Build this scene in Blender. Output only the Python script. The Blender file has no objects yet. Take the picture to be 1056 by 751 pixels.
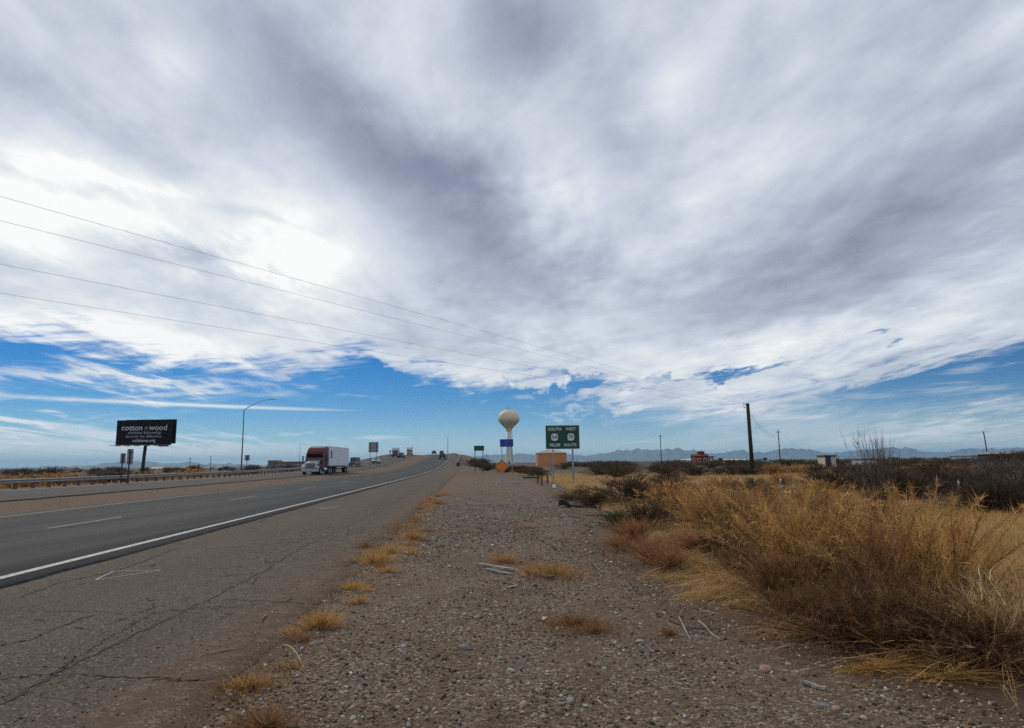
import bpy, math, random
import numpy as np
from mathutils import Vector, Matrix, Quaternion

SC = bpy.context.scene
COL = SC.collection
R = math.radians
rng = np.random.default_rng(7)
random.seed(7)

# ------------------------------------------------------------------ camera
CAM_H, F_PX, HOR = 1.45, 690.0, 101.5
PITCH = math.atan(HOR / F_PX)
ROLL = R(-0.65)
cam_d = bpy.data.cameras.new('camera')
cam_d.sensor_width = 36.0
cam_d.lens = F_PX / 1056 * 36
cam_d.clip_start, cam_d.clip_end = 0.05, 90000
cam = bpy.data.objects.new('camera', cam_d)
COL.objects.link(cam)
CAM_R = Matrix.Rotation(math.pi / 2 + PITCH, 3, 'X') @ Matrix.Rotation(ROLL, 3, 'Z')
cam.matrix_world = Matrix.Translation((0, 0, CAM_H)) @ CAM_R.to_4x4()
SC.camera = cam
SC.view_settings.view_transform = 'Standard'
SC.view_settings.look = 'None'
SC.view_settings.gamma = 1
SC.view_settings.exposure = 0.0
SC.render.engine = 'CYCLES'
SC.cycles.use_denoising = False
SC.cycles.max_bounces = 6
SC.cycles.sample_clamp_indirect = 2.5
SC.cycles.sample_clamp_direct = 4.0
SC.cycles.volume_bounces = 0
SC.render.film_transparent = False


def pdir(px, py):
    """direction of a photograph pixel (1056 x 751)"""
    d = CAM_R @ Vector(((px - 528) / F_PX, (375.5 - py) / F_PX, -1))
    return d.normalized()


def at(px, py, y):
    """point on the pixel's ray at depth y"""
    d = pdir(px, py)
    return Vector((0, 0, CAM_H)) + d * (y / d.y)


# ------------------------------------------------------------------ sky
SUN_AZ, SUN_EL = R(-34), R(33)
world = bpy.data.worlds.new('World')
SC.world = world
world.use_nodes = True
WT = world.node_tree
WT.nodes.clear()
world.cycles.sampling_method = 'MANUAL'
world.cycles.sample_map_resolution = 512


def wn(kind, **kw):
    n = WT.nodes.new(kind)
    for k, v in kw.items():
        setattr(n, k, v)
    return n


def wput(sock, v):
    if isinstance(v, bpy.types.NodeSocket):
        WT.links.new(v, sock)
    else:
        sock.default_value = v


def wm(op, a, b=0.0, c=0.0, clamp=False):
    n = wn('ShaderNodeMath', operation=op, use_clamp=clamp)
    wput(n.inputs[0], a); wput(n.inputs[1], b); wput(n.inputs[2], c)
    return n.outputs[0]


def wnoise(vec, scale, detail=5, rough=0.55, dist=0.0):
    n = wn('ShaderNodeTexNoise')
    WT.links.new(vec, n.inputs['Vector'])
    n.inputs['Scale'].default_value = scale
    n.inputs['Detail'].default_value = detail
    n.inputs['Roughness'].default_value = rough
    n.inputs['Distortion'].default_value = dist
    return n.outputs['Fac']


def wstep(v, lo, hi):
    n = wn('ShaderNodeMapRange', interpolation_type='SMOOTHSTEP')
    wput(n.inputs[0], v); wput(n.inputs[1], lo); wput(n.inputs[2], hi)
    return n.outputs[0]


def wvec(x, y, z=0.0):
    n = wn('ShaderNodeCombineXYZ')
    wput(n.inputs[0], x); wput(n.inputs[1], y); wput(n.inputs[2], z)
    return n.outputs[0]


def azel(px, py):
    d = pdir(px, py)
    return math.atan2(d.x, d.y), math.asin(d.z)


def wmap(vec, loc, ang, scale):
    n = wn('ShaderNodeMapping', vector_type='TEXTURE')
    WT.links.new(vec, n.inputs['Vector'])
    n.inputs['Location'].default_value = loc
    n.inputs['Rotation'].default_value = (0, 0, ang)
    n.inputs['Scale'].default_value = scale
    return n.outputs[0]


def wblob(acc, vec, p, q, w, amp):
    """add a soft cloud mass whose long axis runs from pixel p to pixel q"""
    a0, e0 = azel(*p); a1, e1 = azel(*q)
    c = ((a0 + a1) / 2, (e0 + e1) / 2, 0)
    L = max(math.hypot(a1 - a0, e1 - e0) / 2, 0.004)
    v = wmap(vec, c, math.atan2(e1 - e0, a1 - a0), (L, w / F_PX, 1))
    n = wn('ShaderNodeVectorMath', operation='DOT_PRODUCT')
    WT.links.new(v, n.inputs[0]); WT.links.new(v, n.inputs[1])
    g = wm('POWER', 0.3679, n.outputs['Value'])
    return wm('MULTIPLY_ADD', g, amp, acc)


tc = wn('ShaderNodeTexCoord')
sep = wn('ShaderNodeSeparateXYZ')
WT.links.new(tc.outputs['Generated'], sep.inputs[0])
dx, dy, dz = sep.outputs
az = wm('ARCTAN2', dx, dy)
el = wm('ARCSINE', dz)
den = wm('ADD', wm('MAXIMUM', dz, 0.0), 0.10)
plane = wvec(wm('DIVIDE', dx, den), wm('DIVIDE', dy, den), 0.0)
# cloud-plane noises, stretched along the wind
st1 = wmap(plane, (0.3, 0.2, 0), R(-6), (0.75, 1.9, 1))
st2 = wmap(plane, (3.1, 1.2, 0), R(-4), (0.55, 1.8, 1))
n_big = wnoise(st1, 1.3, 4, 0.56, 0.2)
n_str = wnoise(st2, 1.9, 6, 0.60, 0.25)
n_fine = wnoise(wmap(plane, (0, 0, 0), R(24), (0.8, 1.25, 1)), 4.2, 6, 0.60, 0.15)
# warp the coordinates of the big masses
azw = wm('MULTIPLY_ADD', wm('SUBTRACT', n_big, 0.5), 0.22, az)
azw = wm('MULTIPLY_ADD', wm('SUBTRACT', n_fine, 0.5), 0.06, azw)
elw = wm('MULTIPLY_ADD', wm('SUBTRACT', n_str, 0.5), 0.13, el)
ae = wvec(azw, elw)
ae0 = wvec(az, el)

tone = wm('MULTIPLY_ADD', wm('SUBTRACT', n_big, 0.5), 0.42, 0.735)
tone = wm('MULTIPLY_ADD', wm('SUBTRACT', n_str, 0.5), 0.26, tone)
tone = wm('MULTIPLY_ADD', wm('SUBTRACT', n_fine, 0.5), 0.31, tone)
for (p, q, w, a) in [
    ((-70, 205), (330, 300), 62, 0.27), ((300, 190), (385, 300), 60, 0.17),
    ((-60, 170), (120, 240), 60, 0.22), ((60, 150), (300, 260), 46, 0.11), ((240, 150), (370, 330), 50, 0.09),
    ((40, 222), (300, 290), 20, -0.26), ((0, 255), (300, 320), 26, -0.18),
    ((-100, 320), (330, 372), 26, 0.24), ((370, 385), (520, 392), 14, 0.24),
    ((-20, 20), (200, 110), 40, 0.05), ((150, 20), (220, 80), 20, 0.10),
    ((240, 10), (520, 250), 56, -0.20), ((380, 150), (520, 200), 34, -0.09),
    ((500, -30), (570, 90), 55, -0.15), ((20, 90), (230, 190), 14, -0.10), ((150, 200), (350, 235), 9, -0.13), ((-20, 175), (120, 190), 9, -0.10), ((170, 280), (300, 262), 9, 0.10), ((40, 160), (200, 205), 10, 0.10), ((360, 20), (450, 100), 40, 0.03),
    ((545, 120), (640, 250), 34, 0.12), ((640, 40), (760, 110), 40, 0.07),
    ((470, 250), (590, 300), 35, -0.05), ((700, 230), (850, 110), 34, 0.10),
    ((700, 340), (1080, 190), 62, -0.13), ((900, 190), (1080, 90), 60, -0.07),
    ((960, -20), (1080, 50), 50, -0.04),
    ((600, 395), (1090, 300), 26, 0.24), ((530, 345), (700, 350), 26, 0.12),
    ((640, 440), (900, 420), 26, 0.18), ((800, 60), (900, -10), 35, 0.05)]:
    tone = wblob(tone, ae, p, q, w, a)
ramp = wn('ShaderNodeValToRGB')
ramp.color_ramp.interpolation = 'LINEAR'
el_ = ramp.color_ramp.elements


def s2l(*c):
    return tuple((v / 255 / 12.92 if v / 255 <= 0.04045 else ((v / 255 + 0.055) / 1.055) ** 2.4) for v in c) + (1,)


el_[0].position, el_[0].color = 0.32, s2l(106, 117, 142)
el_[1].position, el_[1].color = 1.06, s2l(255, 255, 254)
for pos, c in ((0.50, (140, 149, 170)), (0.66, (176, 184, 200)), (0.82, (212, 220, 230)), (0.95, (240, 243, 244))):
    e = el_.new(pos); e.color = s2l(*c)
WT.links.new(tone, ramp.inputs[0])

# lower edge of the cloud deck as a function of azimuth
edge = wn('ShaderNodeValToRGB')
AZ0, AZ1 = R(-60), R(60)
pts = [(-0.0, 340), (0, 352), (100, 372), (200, 388), (330, 386), (372, 376), (425, 388), (480, 402), (530, 408), (575, 404),
       (620, 420), (680, 434), (760, 436), (850, 418), (920, 402), (985, 388), (1056, 372)]
ee = edge.color_ramp.elements
first = True
samples = []
for px, py in pts[1:]:
    a, e = azel(px, py)
    samples.append(((a - AZ0) / (AZ1 - AZ0), e))
samples = [(0.0, 0.17)] + samples + [(1.0, 0.15)]
ee[0].position, ee[0].color = samples[0][0], (samples[0][1],) * 3 + (1,)
ee[1].position, ee[1].color = samples[-1][0], (samples[-1][1],) * 3 + (1,)
for pos, v in samples[1:-1]:
    e = ee.new(pos); e.color = (v,) * 3 + (1,)
aw = wm('MULTIPLY_ADD', wm('SUBTRACT', n_str, 0.5), 0.10, az)
WT.links.new(wm('DIVIDE', wm('SUBTRACT', aw, AZ0), AZ1 - AZ0), edge.inputs[0])
edge_v = wn('ShaderNodeRGBToBW'); WT.links.new(edge.outputs[0], edge_v.inputs[0])
# streaky noise in the low sky
low = wmap(ae0, (0.0, 0.0, 0), R(4), (0.17, 0.020, 1))
n_low = wnoise(low, 1.0, 4, 0.6, 0.3)
low2 = wmap(ae0, (1.7, 0.4, 0), R(7), (0.10, 0.017, 1))
n_low2 = wnoise(low2, 1.0, 5, 0.62, 0.6)
dk = wm('DIVIDE', wm('SUBTRACT', el, edge_v.outputs[0]), 0.05)
dk = wm('MULTIPLY_ADD', wm('SUBTRACT', n_low2, 0.5), 2.6, dk)
dk = wm('MULTIPLY_ADD', wm('SUBTRACT', n_str, 0.5), 1.6, dk)
for (p, q, w, a) in [((680, 394), (830, 374), 9, -1.7), ((860, 353), (930, 345), 5, -1.1), ((930, 400), (1090, 372), 11, -1.8),
                     ((540, 402), (640, 384), 7, -1.0), ((365, 372), (410, 384), 9, -0.8),
                     ((880, 432), (1090, 402), 14, -1.5), ((560, 425), (660, 440), 12, -1.0)]:
    dk = wblob(dk, ae, p, q, w, a)
deck = wstep(dk, -0.15, 0.75)
# thin streaks under the deck
th = wstep(n_low, 0.50, 0.72)
th = wm('MULTIPLY', th, 0.42)
for (p, q, w, a) in [((-30, 385), (250, 400), 7, 0.85), ((-40, 437), (70, 443), 7, 0.9), ((-60, 460), (330, 465), 11, 0.8),
                     ((20, 409), (365, 423.5), 1.7, 0.9), ((370, 451), (425, 450), 2.5, 0.6),
                     ((530, 432), (620, 430), 4, 0.5), ((680, 432), (960, 445), 18, 0.35),
                     ((560, 412), (700, 414), 7, 0.45), ((900, 452), (1080, 440), 8, 0.45), ((1000, 415), (1070, 420), 6, 0.4)]:
    th = wblob(th, ae0 if w < 3 else ae, p, q, w, a)
for (p, q, w, a) in [((240, 440), (520, 440), 16, -0.35), ((380, 420), (560, 430), 22, -0.45), ((480, 445), (640, 445), 14, -0.3)]:
    th = wblob(th, ae0, p, q, w, a)
thin = wm('MULTIPLY', wm('MULTIPLY', th, 1.0, clamp=True), wstep(el, 0.0, 0.02))
veil = wm('MULTIPLY', wm('POWER', 0.3679, wm('DIVIDE', wm('MAXIMUM', el, 0.0), 0.038)), 0.85)

sky = wn('ShaderNodeTexSky', sky_type='NISHITA')
sky.sun_disc = False
sky.sun_elevation = SUN_EL
sky.sun_rotation = SUN_AZ
sky.altitude = 1300
sky.air_density = 1.0
sky.dust_density = 0.15
sky.ozone_density = 2.5
SKY_K = 0.085
hs = wn('ShaderNodeHueSaturation')
hs.inputs['Saturation'].default_value = 1.25
hs.inputs['Value'].default_value = 1.0
WT.links.new(sky.outputs[0], hs.inputs['Color'])
sk = wn('ShaderNodeVectorMath', operation='MULTIPLY')
WT.links.new(hs.outputs[0], sk.inputs[0])
sk.inputs[1].default_value = (SKY_K * 0.07, SKY_K * 0.42, SKY_K * 0.72)


def wmix(f, a, b):
    n = wn('ShaderNodeMix', data_type='RGBA')
    wput(n.inputs[0], f); wput(n.inputs[6], a); wput(n.inputs[7], b)
    return n.outputs[2]


c = wmix(veil, sk.outputs[0], (1.0, 1.02, 1.0, 1))
c = wmix(thin, c, s2l(242, 244, 244))
c = wmix(deck, c, ramp.outputs[0])
bg = wn('ShaderNodeBackground')
WT.links.new(c, bg.inputs['Color'])
bg.inputs['Strength'].default_value = 1.0
wo = wn('ShaderNodeOutputWorld')
WT.links.new(bg.outputs[0], wo.inputs['Surface'])

# ------------------------------------------------------------------ sun behind thin cloud
sun_d = bpy.data.lights.new('sun', 'SUN')
sun_d.energy = 1.5
sun_d.angle = R(12)
sun_d.color = (1.0, 0.87, 0.70)
sun = bpy.data.objects.new('sun', sun_d)
COL.objects.link(sun)
sv = Vector((math.sin(SUN_AZ) * math.cos(SUN_EL), math.cos(SUN_AZ) * math.cos(SUN_EL), math.sin(SUN_EL)))
sun.rotation_euler = sv.to_track_quat('Z', 'Y').to_euler()

# ================================================================== helpers
def tag(o, label=None, cat=None, group=None, kind=None):
    if label: o['label'] = label
    if cat: o['category'] = cat
    if group: o['group'] = group
    if kind: o['kind'] = kind
    return o


def thing(name, label, cat, loc=(0, 0, 0), rz=0.0, group=None):
    o = bpy.data.objects.new(name, None)
    o.empty_display_size = 0.3
    COL.objects.link(o)
    o.location = loc
    o.rotation_euler = (0, 0, rz)
    return tag(o, label, cat, group)


def link(name, me, parent=None, loc=None, rz=None):
    o = bpy.data.objects.new(name, me)
    COL.objects.link(o)
    if parent: o.parent = parent
    if loc is not None: o.location = loc
    if rz is not None: o.rotation_euler = (0, 0, rz)
    return o


def kids(root):
    return list(root.children)


def copy_tree(o, parent=None):
    c = o.copy()
    COL.objects.link(c)
    c.parent = parent
    for ch in CH.get(o.name, []):
        copy_tree(ch, c)
    return c


CH = {}


def remember(root):
    """children looked up once, so that copying needs no scene update"""
    def rec(o):
        CH[o.name] = [k for k in COL.objects if k.parent == o]
        for k in CH[o.name]: rec(k)
    rec(root)


def arr_mesh(name, v, tris, mat=None, col=None, smooth=False):
    """mesh from numpy arrays (triangles), optional per-vertex colour"""
    me = bpy.data.meshes.new(name)
    v = np.asarray(v, np.float32); tris = np.asarray(tris, np.int32)
    me.vertices.add(len(v)); me.vertices.foreach_set('co', v.ravel())
    me.loops.add(tris.size); me.loops.foreach_set('vertex_index', tris.ravel())
    me.polygons.add(len(tris))
    me.polygons.foreach_set('loop_start', np.arange(0, tris.size, 3, dtype=np.int32))
    me.polygons.foreach_set('loop_total', np.full(len(tris), 3, np.int32))
    if smooth: me.polygons.foreach_set('use_smooth', np.ones(len(tris), bool))
    if col is not None:
        a = me.color_attributes.new('Col', 'FLOAT_COLOR', 'POINT')
        c4 = np.ones((len(v), 4), np.float32); c4[:, :3] = col
        a.data.foreach_set('color', c4.ravel())
    me.update(calc_edges=True)
    if mat: me.materials.append(mat)
    return me


class MB:
    """collects simple solids into one mesh"""
    def __init__(s): s.v, s.f = [], []

    def add(s, vs, fs):
        n = len(s.v); s.v += [tuple(p) for p in vs]; s.f += [tuple(i + n for i in f) for f in fs]; return s

    def box(s, c, d, taper=(1, 1), rz=0.0):
        x, y, z = d[0] / 2, d[1] / 2, d[2] / 2
        vs = []
        for k, (sx, sy) in ((-1, (1, 1)), (1, taper)):
            for i, j in ((-1, -1), (1, -1), (1, 1), (-1, 1)):
                p = Vector((i * x * sx, j * y * sy, k * z))
                if rz: p.rotate(Quaternion((0, 0, 1), rz))
                vs.append(p + Vector(c))
        return s.add(vs, [(3, 2, 1, 0), (4, 5, 6, 7), (0, 1, 5, 4), (1, 2, 6, 5), (2, 3, 7, 6), (3, 0, 4, 7)])

    def tube(s, pts, r, n=8, cap=True):
        pts = [Vector(p) for p in pts]
        rs = r if isinstance(r, (list, tuple)) else [r] * len(pts)
        vs, fs = [], []
        for i, p in enumerate(pts):
            t = (pts[min(i + 1, len(pts) - 1)] - pts[max(i - 1, 0)]).normalized()
            a = t.cross(Vector((0, 0, 1)))
            if a.length < 1e-3: a = t.cross(Vector((0, 1, 0)))
            a.normalize(); b = t.cross(a)
            for k in range(n):
                an = 2 * math.pi * k / n
                vs.append(p + (a * math.cos(an) + b * math.sin(an)) * rs[i])
        for i in range(len(pts) - 1):
            for k in range(n):
                k2 = (k + 1) % n
                fs.append((i * n + k, i * n + k2, (i + 1) * n + k2, (i + 1) * n + k))
        if cap:
            fs.append(tuple(range(n - 1, -1, -1)))
            fs.append(tuple((len(pts) - 1) * n + k for k in range(n)))
        return s.add(vs, fs)

    def prism(s, poly, a, b, axis='x'):
        """polygon in the plane normal to axis, extruded from a to b; taper if a, b are (offset, scale about mid)"""
        n = len(poly); vs = []
        for w in (a, b):
            for (p, q) in poly:
                vs.append({'x': (w, p, q), 'y': (p, w, q), 'z': (p, q, w)}[axis])
        fs = [tuple(range(n - 1, -1, -1)), tuple(range(n, 2 * n))]
        for i in range(n):
            j = (i + 1) % n
            fs.append((i, j, n + j, n + i))
        return s.add(vs, fs)

    def lathe(s, prof, n=24, c=(0, 0, 0)):
        vs, fs = [], []
        for (r, z) in prof:
            for k in range(n):
                a = 2 * math.pi * k / n
                vs.append((c[0] + r * math.cos(a), c[1] + r * math.sin(a), c[2] + z))
        for i in range(len(prof) - 1):
            for k in range(n):
                k2 = (k + 1) % n
                fs.append((i * n + k, i * n + k2, (i + 1) * n + k2, (i + 1) * n + k))
        fs.append(tuple(range(n - 1, -1, -1))); fs.append(tuple((len(prof) - 1) * n + k for k in range(n)))
        return s.add(vs, fs)

    def mesh(s, name, mat, smooth=False):
        me = bpy.data.meshes.new(name)
        me.from_pydata(s.v, [], s.f)
        me.update()
        import bmesh
        bm = bmesh.new(); bm.from_mesh(me)
        bmesh.ops.recalc_face_normals(bm, faces=bm.faces)
        bm.to_mesh(me); bm.free()
        if mat: me.materials.append(mat)
        if smooth:
            me.polygons.foreach_set('use_smooth', np.ones(len(me.polygons), bool))
        return me

    def build(s, name, mat, parent=None, smooth=False):
        return link(name, s.mesh(name, mat, smooth), parent)


def lettering(text, size, mat, parent, loc, rot, name='lettering', thick=0.004, align='CENTER'):
    cu = bpy.data.curves.new('t', 'FONT')
    cu.body = text; cu.size = size; cu.align_x = align; cu.align_y = 'CENTER'; cu.extrude = thick; cu.resolution_u = 3
    cu.offset = size * 0.012
    o = bpy.data.objects.new('t', cu); COL.objects.link(o)
    me = bpy.data.meshes.new_from_object(o.evaluated_get(bpy.context.evaluated_depsgraph_get()))
    bpy.data.objects.remove(o); bpy.data.curves.remove(cu)
    me.materials.clear(); me.materials.append(mat)
    r = link(name, me, parent, loc)
    if '-' in text: r['kind'] = 'stuff'          # writing too small to read
    r.rotation_euler = rot
    return r


# ------------------------------------------------------------------ materials
def nt(m):
    return m.node_tree


def mat(name, col, rough=0.8, metal=0.0, spec=0.5, var=0.0, vscale=3.0, bump=0.0, bscale=40.0, emit=None):
    m = bpy.data.materials.new(name); m.use_nodes = True
    N, L = m.node_tree.nodes, m.node_tree.links
    b = N['Principled BSDF']
    b.inputs['Base Color'].default_value = (*col, 1)
    b.inputs['Roughness'].default_value = rough
    b.inputs['Metallic'].default_value = metal
    b.inputs['Specular IOR Level'].default_value = spec
    if var > 0 or bump > 0:
        t = N.new('ShaderNodeTexCoord')
    if var > 0:
        n = N.new('ShaderNodeTexNoise'); n.inputs['Scale'].default_value = vscale; n.inputs['Detail'].default_value = 6
        L.new(t.outputs['Object'], n.inputs['Vector'])
        r = N.new('ShaderNodeValToRGB')
        r.color_ramp.elements[0].position = 0.3; r.color_ramp.elements[1].position = 0.7
        r.color_ramp.elements[0].color = (*[c * (1 - var) for c in col], 1)
        r.color_ramp.elements[1].color = (*[min(1, c * (1 + var)) for c in col], 1)
        L.new(n.outputs['Fac'], r.inputs[0]); L.new(r.outputs[0], b.inputs['Base Color'])
    if bump > 0:
        n2 = N.new('ShaderNodeTexNoise'); n2.inputs['Scale'].default_value = bscale; n2.inputs['Detail'].default_value = 5
        L.new(t.outputs['Object'], n2.inputs['Vector'])
        bp = N.new('ShaderNodeBump'); bp.inputs['Strength'].default_value = bump; bp.inputs['Distance'].default_value = 0.02
        L.new(n2.outputs['Fac'], bp.inputs['Height']); L.new(bp.outputs[0], b.inputs['Normal'])
    if emit:
        b.inputs['Emission Color'].default_value = (*emit[0], 1); b.inputs['Emission Strength'].default_value = emit[1]
    return m


def veg_mat(name, trans=0.3, rough=0.7):
    """plant material: colour from each leaf's own attribute, thin and translucent"""
    m = bpy.data.materials.new(name); m.use_nodes = True
    N, L = m.node_tree.nodes, m.node_tree.links
    N.clear()
    a = N.new('ShaderNodeAttribute'); a.attribute_name = 'Col'
    d = N.new('ShaderNodeBsdfDiffuse'); t = N.new('ShaderNodeBsdfTranslucent')
    mx = N.new('ShaderNodeMixShader'); mx.inputs[0].default_value = trans
    o = N.new('ShaderNodeOutputMaterial')
    L.new(a.outputs['Color'], d.inputs['Color']); L.new(a.outputs['Color'], t.inputs['Color'])
    L.new(d.outputs[0], mx.inputs[1]); L.new(t.outputs[0], mx.inputs[2]); L.new(mx.outputs[0], o.inputs['Surface'])
    return m


def col_mat(name, rough=0.9):
    m = bpy.data.materials.new(name); m.use_nodes = True
    N, L = m.node_tree.nodes, m.node_tree.links
    a = N.new('ShaderNodeAttribute'); a.attribute_name = 'Col'
    b = N['Principled BSDF']; b.inputs['Roughness'].default_value = rough; b.inputs['Specular IOR Level'].default_value = 0.25
    L.new(a.outputs['Color'], b.inputs['Base Color'])
    return m


class G:
    """small node-graph helper for the ground materials"""
    def __init__(s, name):
        s.m = bpy.data.materials.new(name); s.m.use_nodes = True
        s.N, s.L = s.m.node_tree.nodes, s.m.node_tree.links
        s.b = s.N['Principled BSDF']
        g = s.N.new('ShaderNodeNewGeometry'); s.pos = g.outputs['Position']

    def put(s, k, v):
        if isinstance(v, bpy.types.NodeSocket): s.L.new(v, k)
        elif isinstance(v, tuple) and len(v) == 3 and k.type == 'RGBA': k.default_value = (*v, 1)
        else: k.default_value = v

    def math(s, op, a, b=0.0, c=0.0, clamp=False):
        n = s.N.new('ShaderNodeMath'); n.operation = op; n.use_clamp = clamp
        s.put(n.inputs[0], a); s.put(n.inputs[1], b); s.put(n.inputs[2], c); return n.outputs[0]

    def scaled(s, sc, rot=0.0):
        n = s.N.new('ShaderNodeMapping'); s.L.new(s.pos, n.inputs['Vector'])
        n.inputs['Scale'].default_value = sc; n.inputs['Rotation'].default_value = (0, 0, rot); return n.outputs[0]

    def noise(s, scale, detail=5, rough=0.55, vec=None, dist=0.0):
        n = s.N.new('ShaderNodeTexNoise'); s.L.new(vec or s.pos, n.inputs['Vector'])
        n.inputs['Scale'].default_value = scale; n.inputs['Detail'].default_value = detail
        n.inputs['Roughness'].default_value = rough; n.inputs['Distortion'].default_value = dist
        return n.outputs['Fac']

    def vor(s, scale, feature='F1', vec=None, out='Distance', rand=1.0):
        n = s.N.new('ShaderNodeTexVoronoi'); n.feature = feature; s.L.new(vec or s.pos, n.inputs['Vector'])
        n.inputs['Scale'].default_value = scale; n.inputs['Randomness'].default_value = rand
        return n.outputs[out]

    def step(s, v, lo, hi):
        n = s.N.new('ShaderNodeMapRange'); n.interpolation_type = 'SMOOTHSTEP'
        s.put(n.inputs[0], v); s.put(n.inputs[1], lo); s.put(n.inputs[2], hi); return n.outputs[0]

    def mix(s, f, a, b, mode='MIX'):
        n = s.N.new('ShaderNodeMix'); n.data_type = 'RGBA'; n.blend_type = mode
        s.put(n.inputs[0], f); s.put(n.inputs[6], a); s.put(n.inputs[7], b); return n.outputs[2]

    def attr(s, name, out='Color'):
        n = s.N.new('ShaderNodeAttribute'); n.attribute_name = name; return n.outputs[out]

    def bump(s, h, strength, dist):
        n = s.N.new('ShaderNodeBump'); n.inputs['Strength'].default_value = strength; n.inputs['Distance'].default_value = dist
        s.L.new(h, n.inputs['Height']); s.L.new(n.outputs[0], s.b.inputs['Normal'])

    def done(s, col, rough=0.9, spec=0.3):
        s.put(s.b.inputs['Base Color'], col); s.put(s.b.inputs['Roughness'], rough)
        s.b.inputs['Specular IOR Level'].default_value = spec
        return s.m


# ================================================================== terrain
RZ = [(-100, 0), (0, 0), (85, 0.0), (130, 0.3), (165, 1.0), (218, 2.8), (260, 4.2), (320, 5.55), (370, 6.0), (430, 5.5), (520, 3.4), (680, 0), (1e6, 0)]
_ry = np.array([p[0] for p in RZ], float); _rz = np.array([p[1] for p in RZ], float)
_fine = np.arange(-100, 900, 2.0)
_lin = np.interp(_fine, _ry, _rz)
_k = np.hanning(19); _k /= _k.sum()
_sm = np.convolve(np.pad(_lin, 9, mode='edge'), _k, mode='valid')


def road_z(y): return np.interp(y, _fine, _sm)


def edge_x(y):
    y = np.asarray(y, float)
    yc = np.clip(y, -100, 520)
    return -6.05 - 0.067 * yc - 0.0003 * np.clip(yc - 200, 0, None) ** 2


def sstep(a, b, x):
    t = np.clip((np.asarray(x, float) - a) / (b - a), 0, 1); return t * t * (3 - 2 * t)


BORD = np.array([(-20, 5.0), (0, 4.6), (4.2, 3.35), (5.5, 2.95), (6.1, 2.45), (8.7, 2.2), (12.7, 2.05), (18.5, 2.45), (24, 2.5), (43, 2.6), (75, 1.6), (150, -9), (400, -40), (1e6, -40)])


def border_x(y): return np.interp(y, BORD[:, 0], BORD[:, 1])


_ph = rng.uniform(0, 6.28, (6, 2)); _fr = rng.uniform(0.5, 2.6, (6, 2))


def lumps(x, y):
    s = 0
    for k in range(6):
        s = s + np.sin(x * _fr[k, 0] * (1 + .25 * k) + _ph[k, 0]) * np.sin(y * _fr[k, 1] * (1 + .25 * k) + _ph[k, 1]) / (1 + .5 * k)
    return s


def ground_z(x, y):
    x = np.asarray(x, float); y = np.asarray(y, float)
    u = x - edge_x(y); r = road_z(y)
    wr = 1 - sstep(0, 1, (u - 5.5) / (3.0 * r + 4.0))
    wl = 1 - sstep(0, 1, (-25.6 - u) / (3.0 * r + 4.0))
    z = r * wr * wl
    b = x - border_x(y)
    near = 1 - sstep(90, 140, y)
    z = z - 0.35 * sstep(0.3, 5.0, b) * near                       # the field lies a little lower than the verge
    z = z - 1.5 * sstep(26, 48, -u) - 4.5 * sstep(60, 700, -u) * (x < 0)
    verge = sstep(4.7, 6.0, u) * (1 - sstep(60, 120, y))
    z = z + 0.014 * lumps(x, y) * verge + 0.035 * lumps(x * .7 + 3, y * .7) * sstep(0.2, 2.0, b) * near
    z = z - 0.10 * np.exp(-((u + 11.0) / 1.8) ** 2) - 0.004
    return z


def gz(x, y): return float(ground_z(x, y))


def gp(px, py, dz=0.0):
    """ground point under a pixel of the photograph"""
    d = pdir(px, py)
    lo, o = 1.0, Vector((0, 0, CAM_H))
    t = 1.0
    while t < 3000:
        p = o + d * t
        if p.z < gz(p.x, p.y): break
        lo = t; t *= 1.02
    hi = t
    for _ in range(30):
        m = (lo + hi) / 2; p = o + d * m
        if p.z < gz(p.x, p.y): hi = m
        else: lo = m
    p = o + d * hi
    return Vector((p.x, p.y, gz(p.x, p.y) + dz))


def grow(lo, hi, s0, k):
    out = [lo]
    s = s0
    while out[-1] < hi:
        out.append(out[-1] + s); s *= k
    return out


# columns follow the road (u), rows go away from the camera
us = sorted(set([round(-v, 3) for v in grow(25.5, 20000, 0.9, 1.22)] + [-25.5, -24.6, -24, -19, -14, -13, -12, -11, -10, -9, -8.2, -6, -4, -2, 0, 1.5, 3.0, 4.0]
                + [round(4.5 + .17 * i, 3) for i in range(0, 80)] + [round(v, 3) for v in grow(18.1, 20000, 0.3, 1.2)]))
ys = sorted(set([-60, -30, -15, -6, -2] + [round(0.17 * i, 3) for i in range(0, 120)] + [round(v, 3) for v in grow(20.4, 620, 0.25, 1.045)] + [round(v, 2) for v in grow(640, 21000, 40, 1.2)]))
us, ys = np.array(us), np.array(ys)
U, Y = np.meshgrid(us, ys)
X = edge_x(Y) + U
Z = ground_z(X, Y)
nu, ny = len(us), len(ys)
V = np.stack([X, Y, Z], -1).reshape(-1, 3)
ii = (np.arange(ny - 1)[:, None] * nu + np.arange(nu - 1)[None, :]).ravel()
T = np.concatenate([np.stack([ii, ii + 1, ii + nu + 1], 1), np.stack([ii, ii + nu + 1, ii + nu], 1)])

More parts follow.
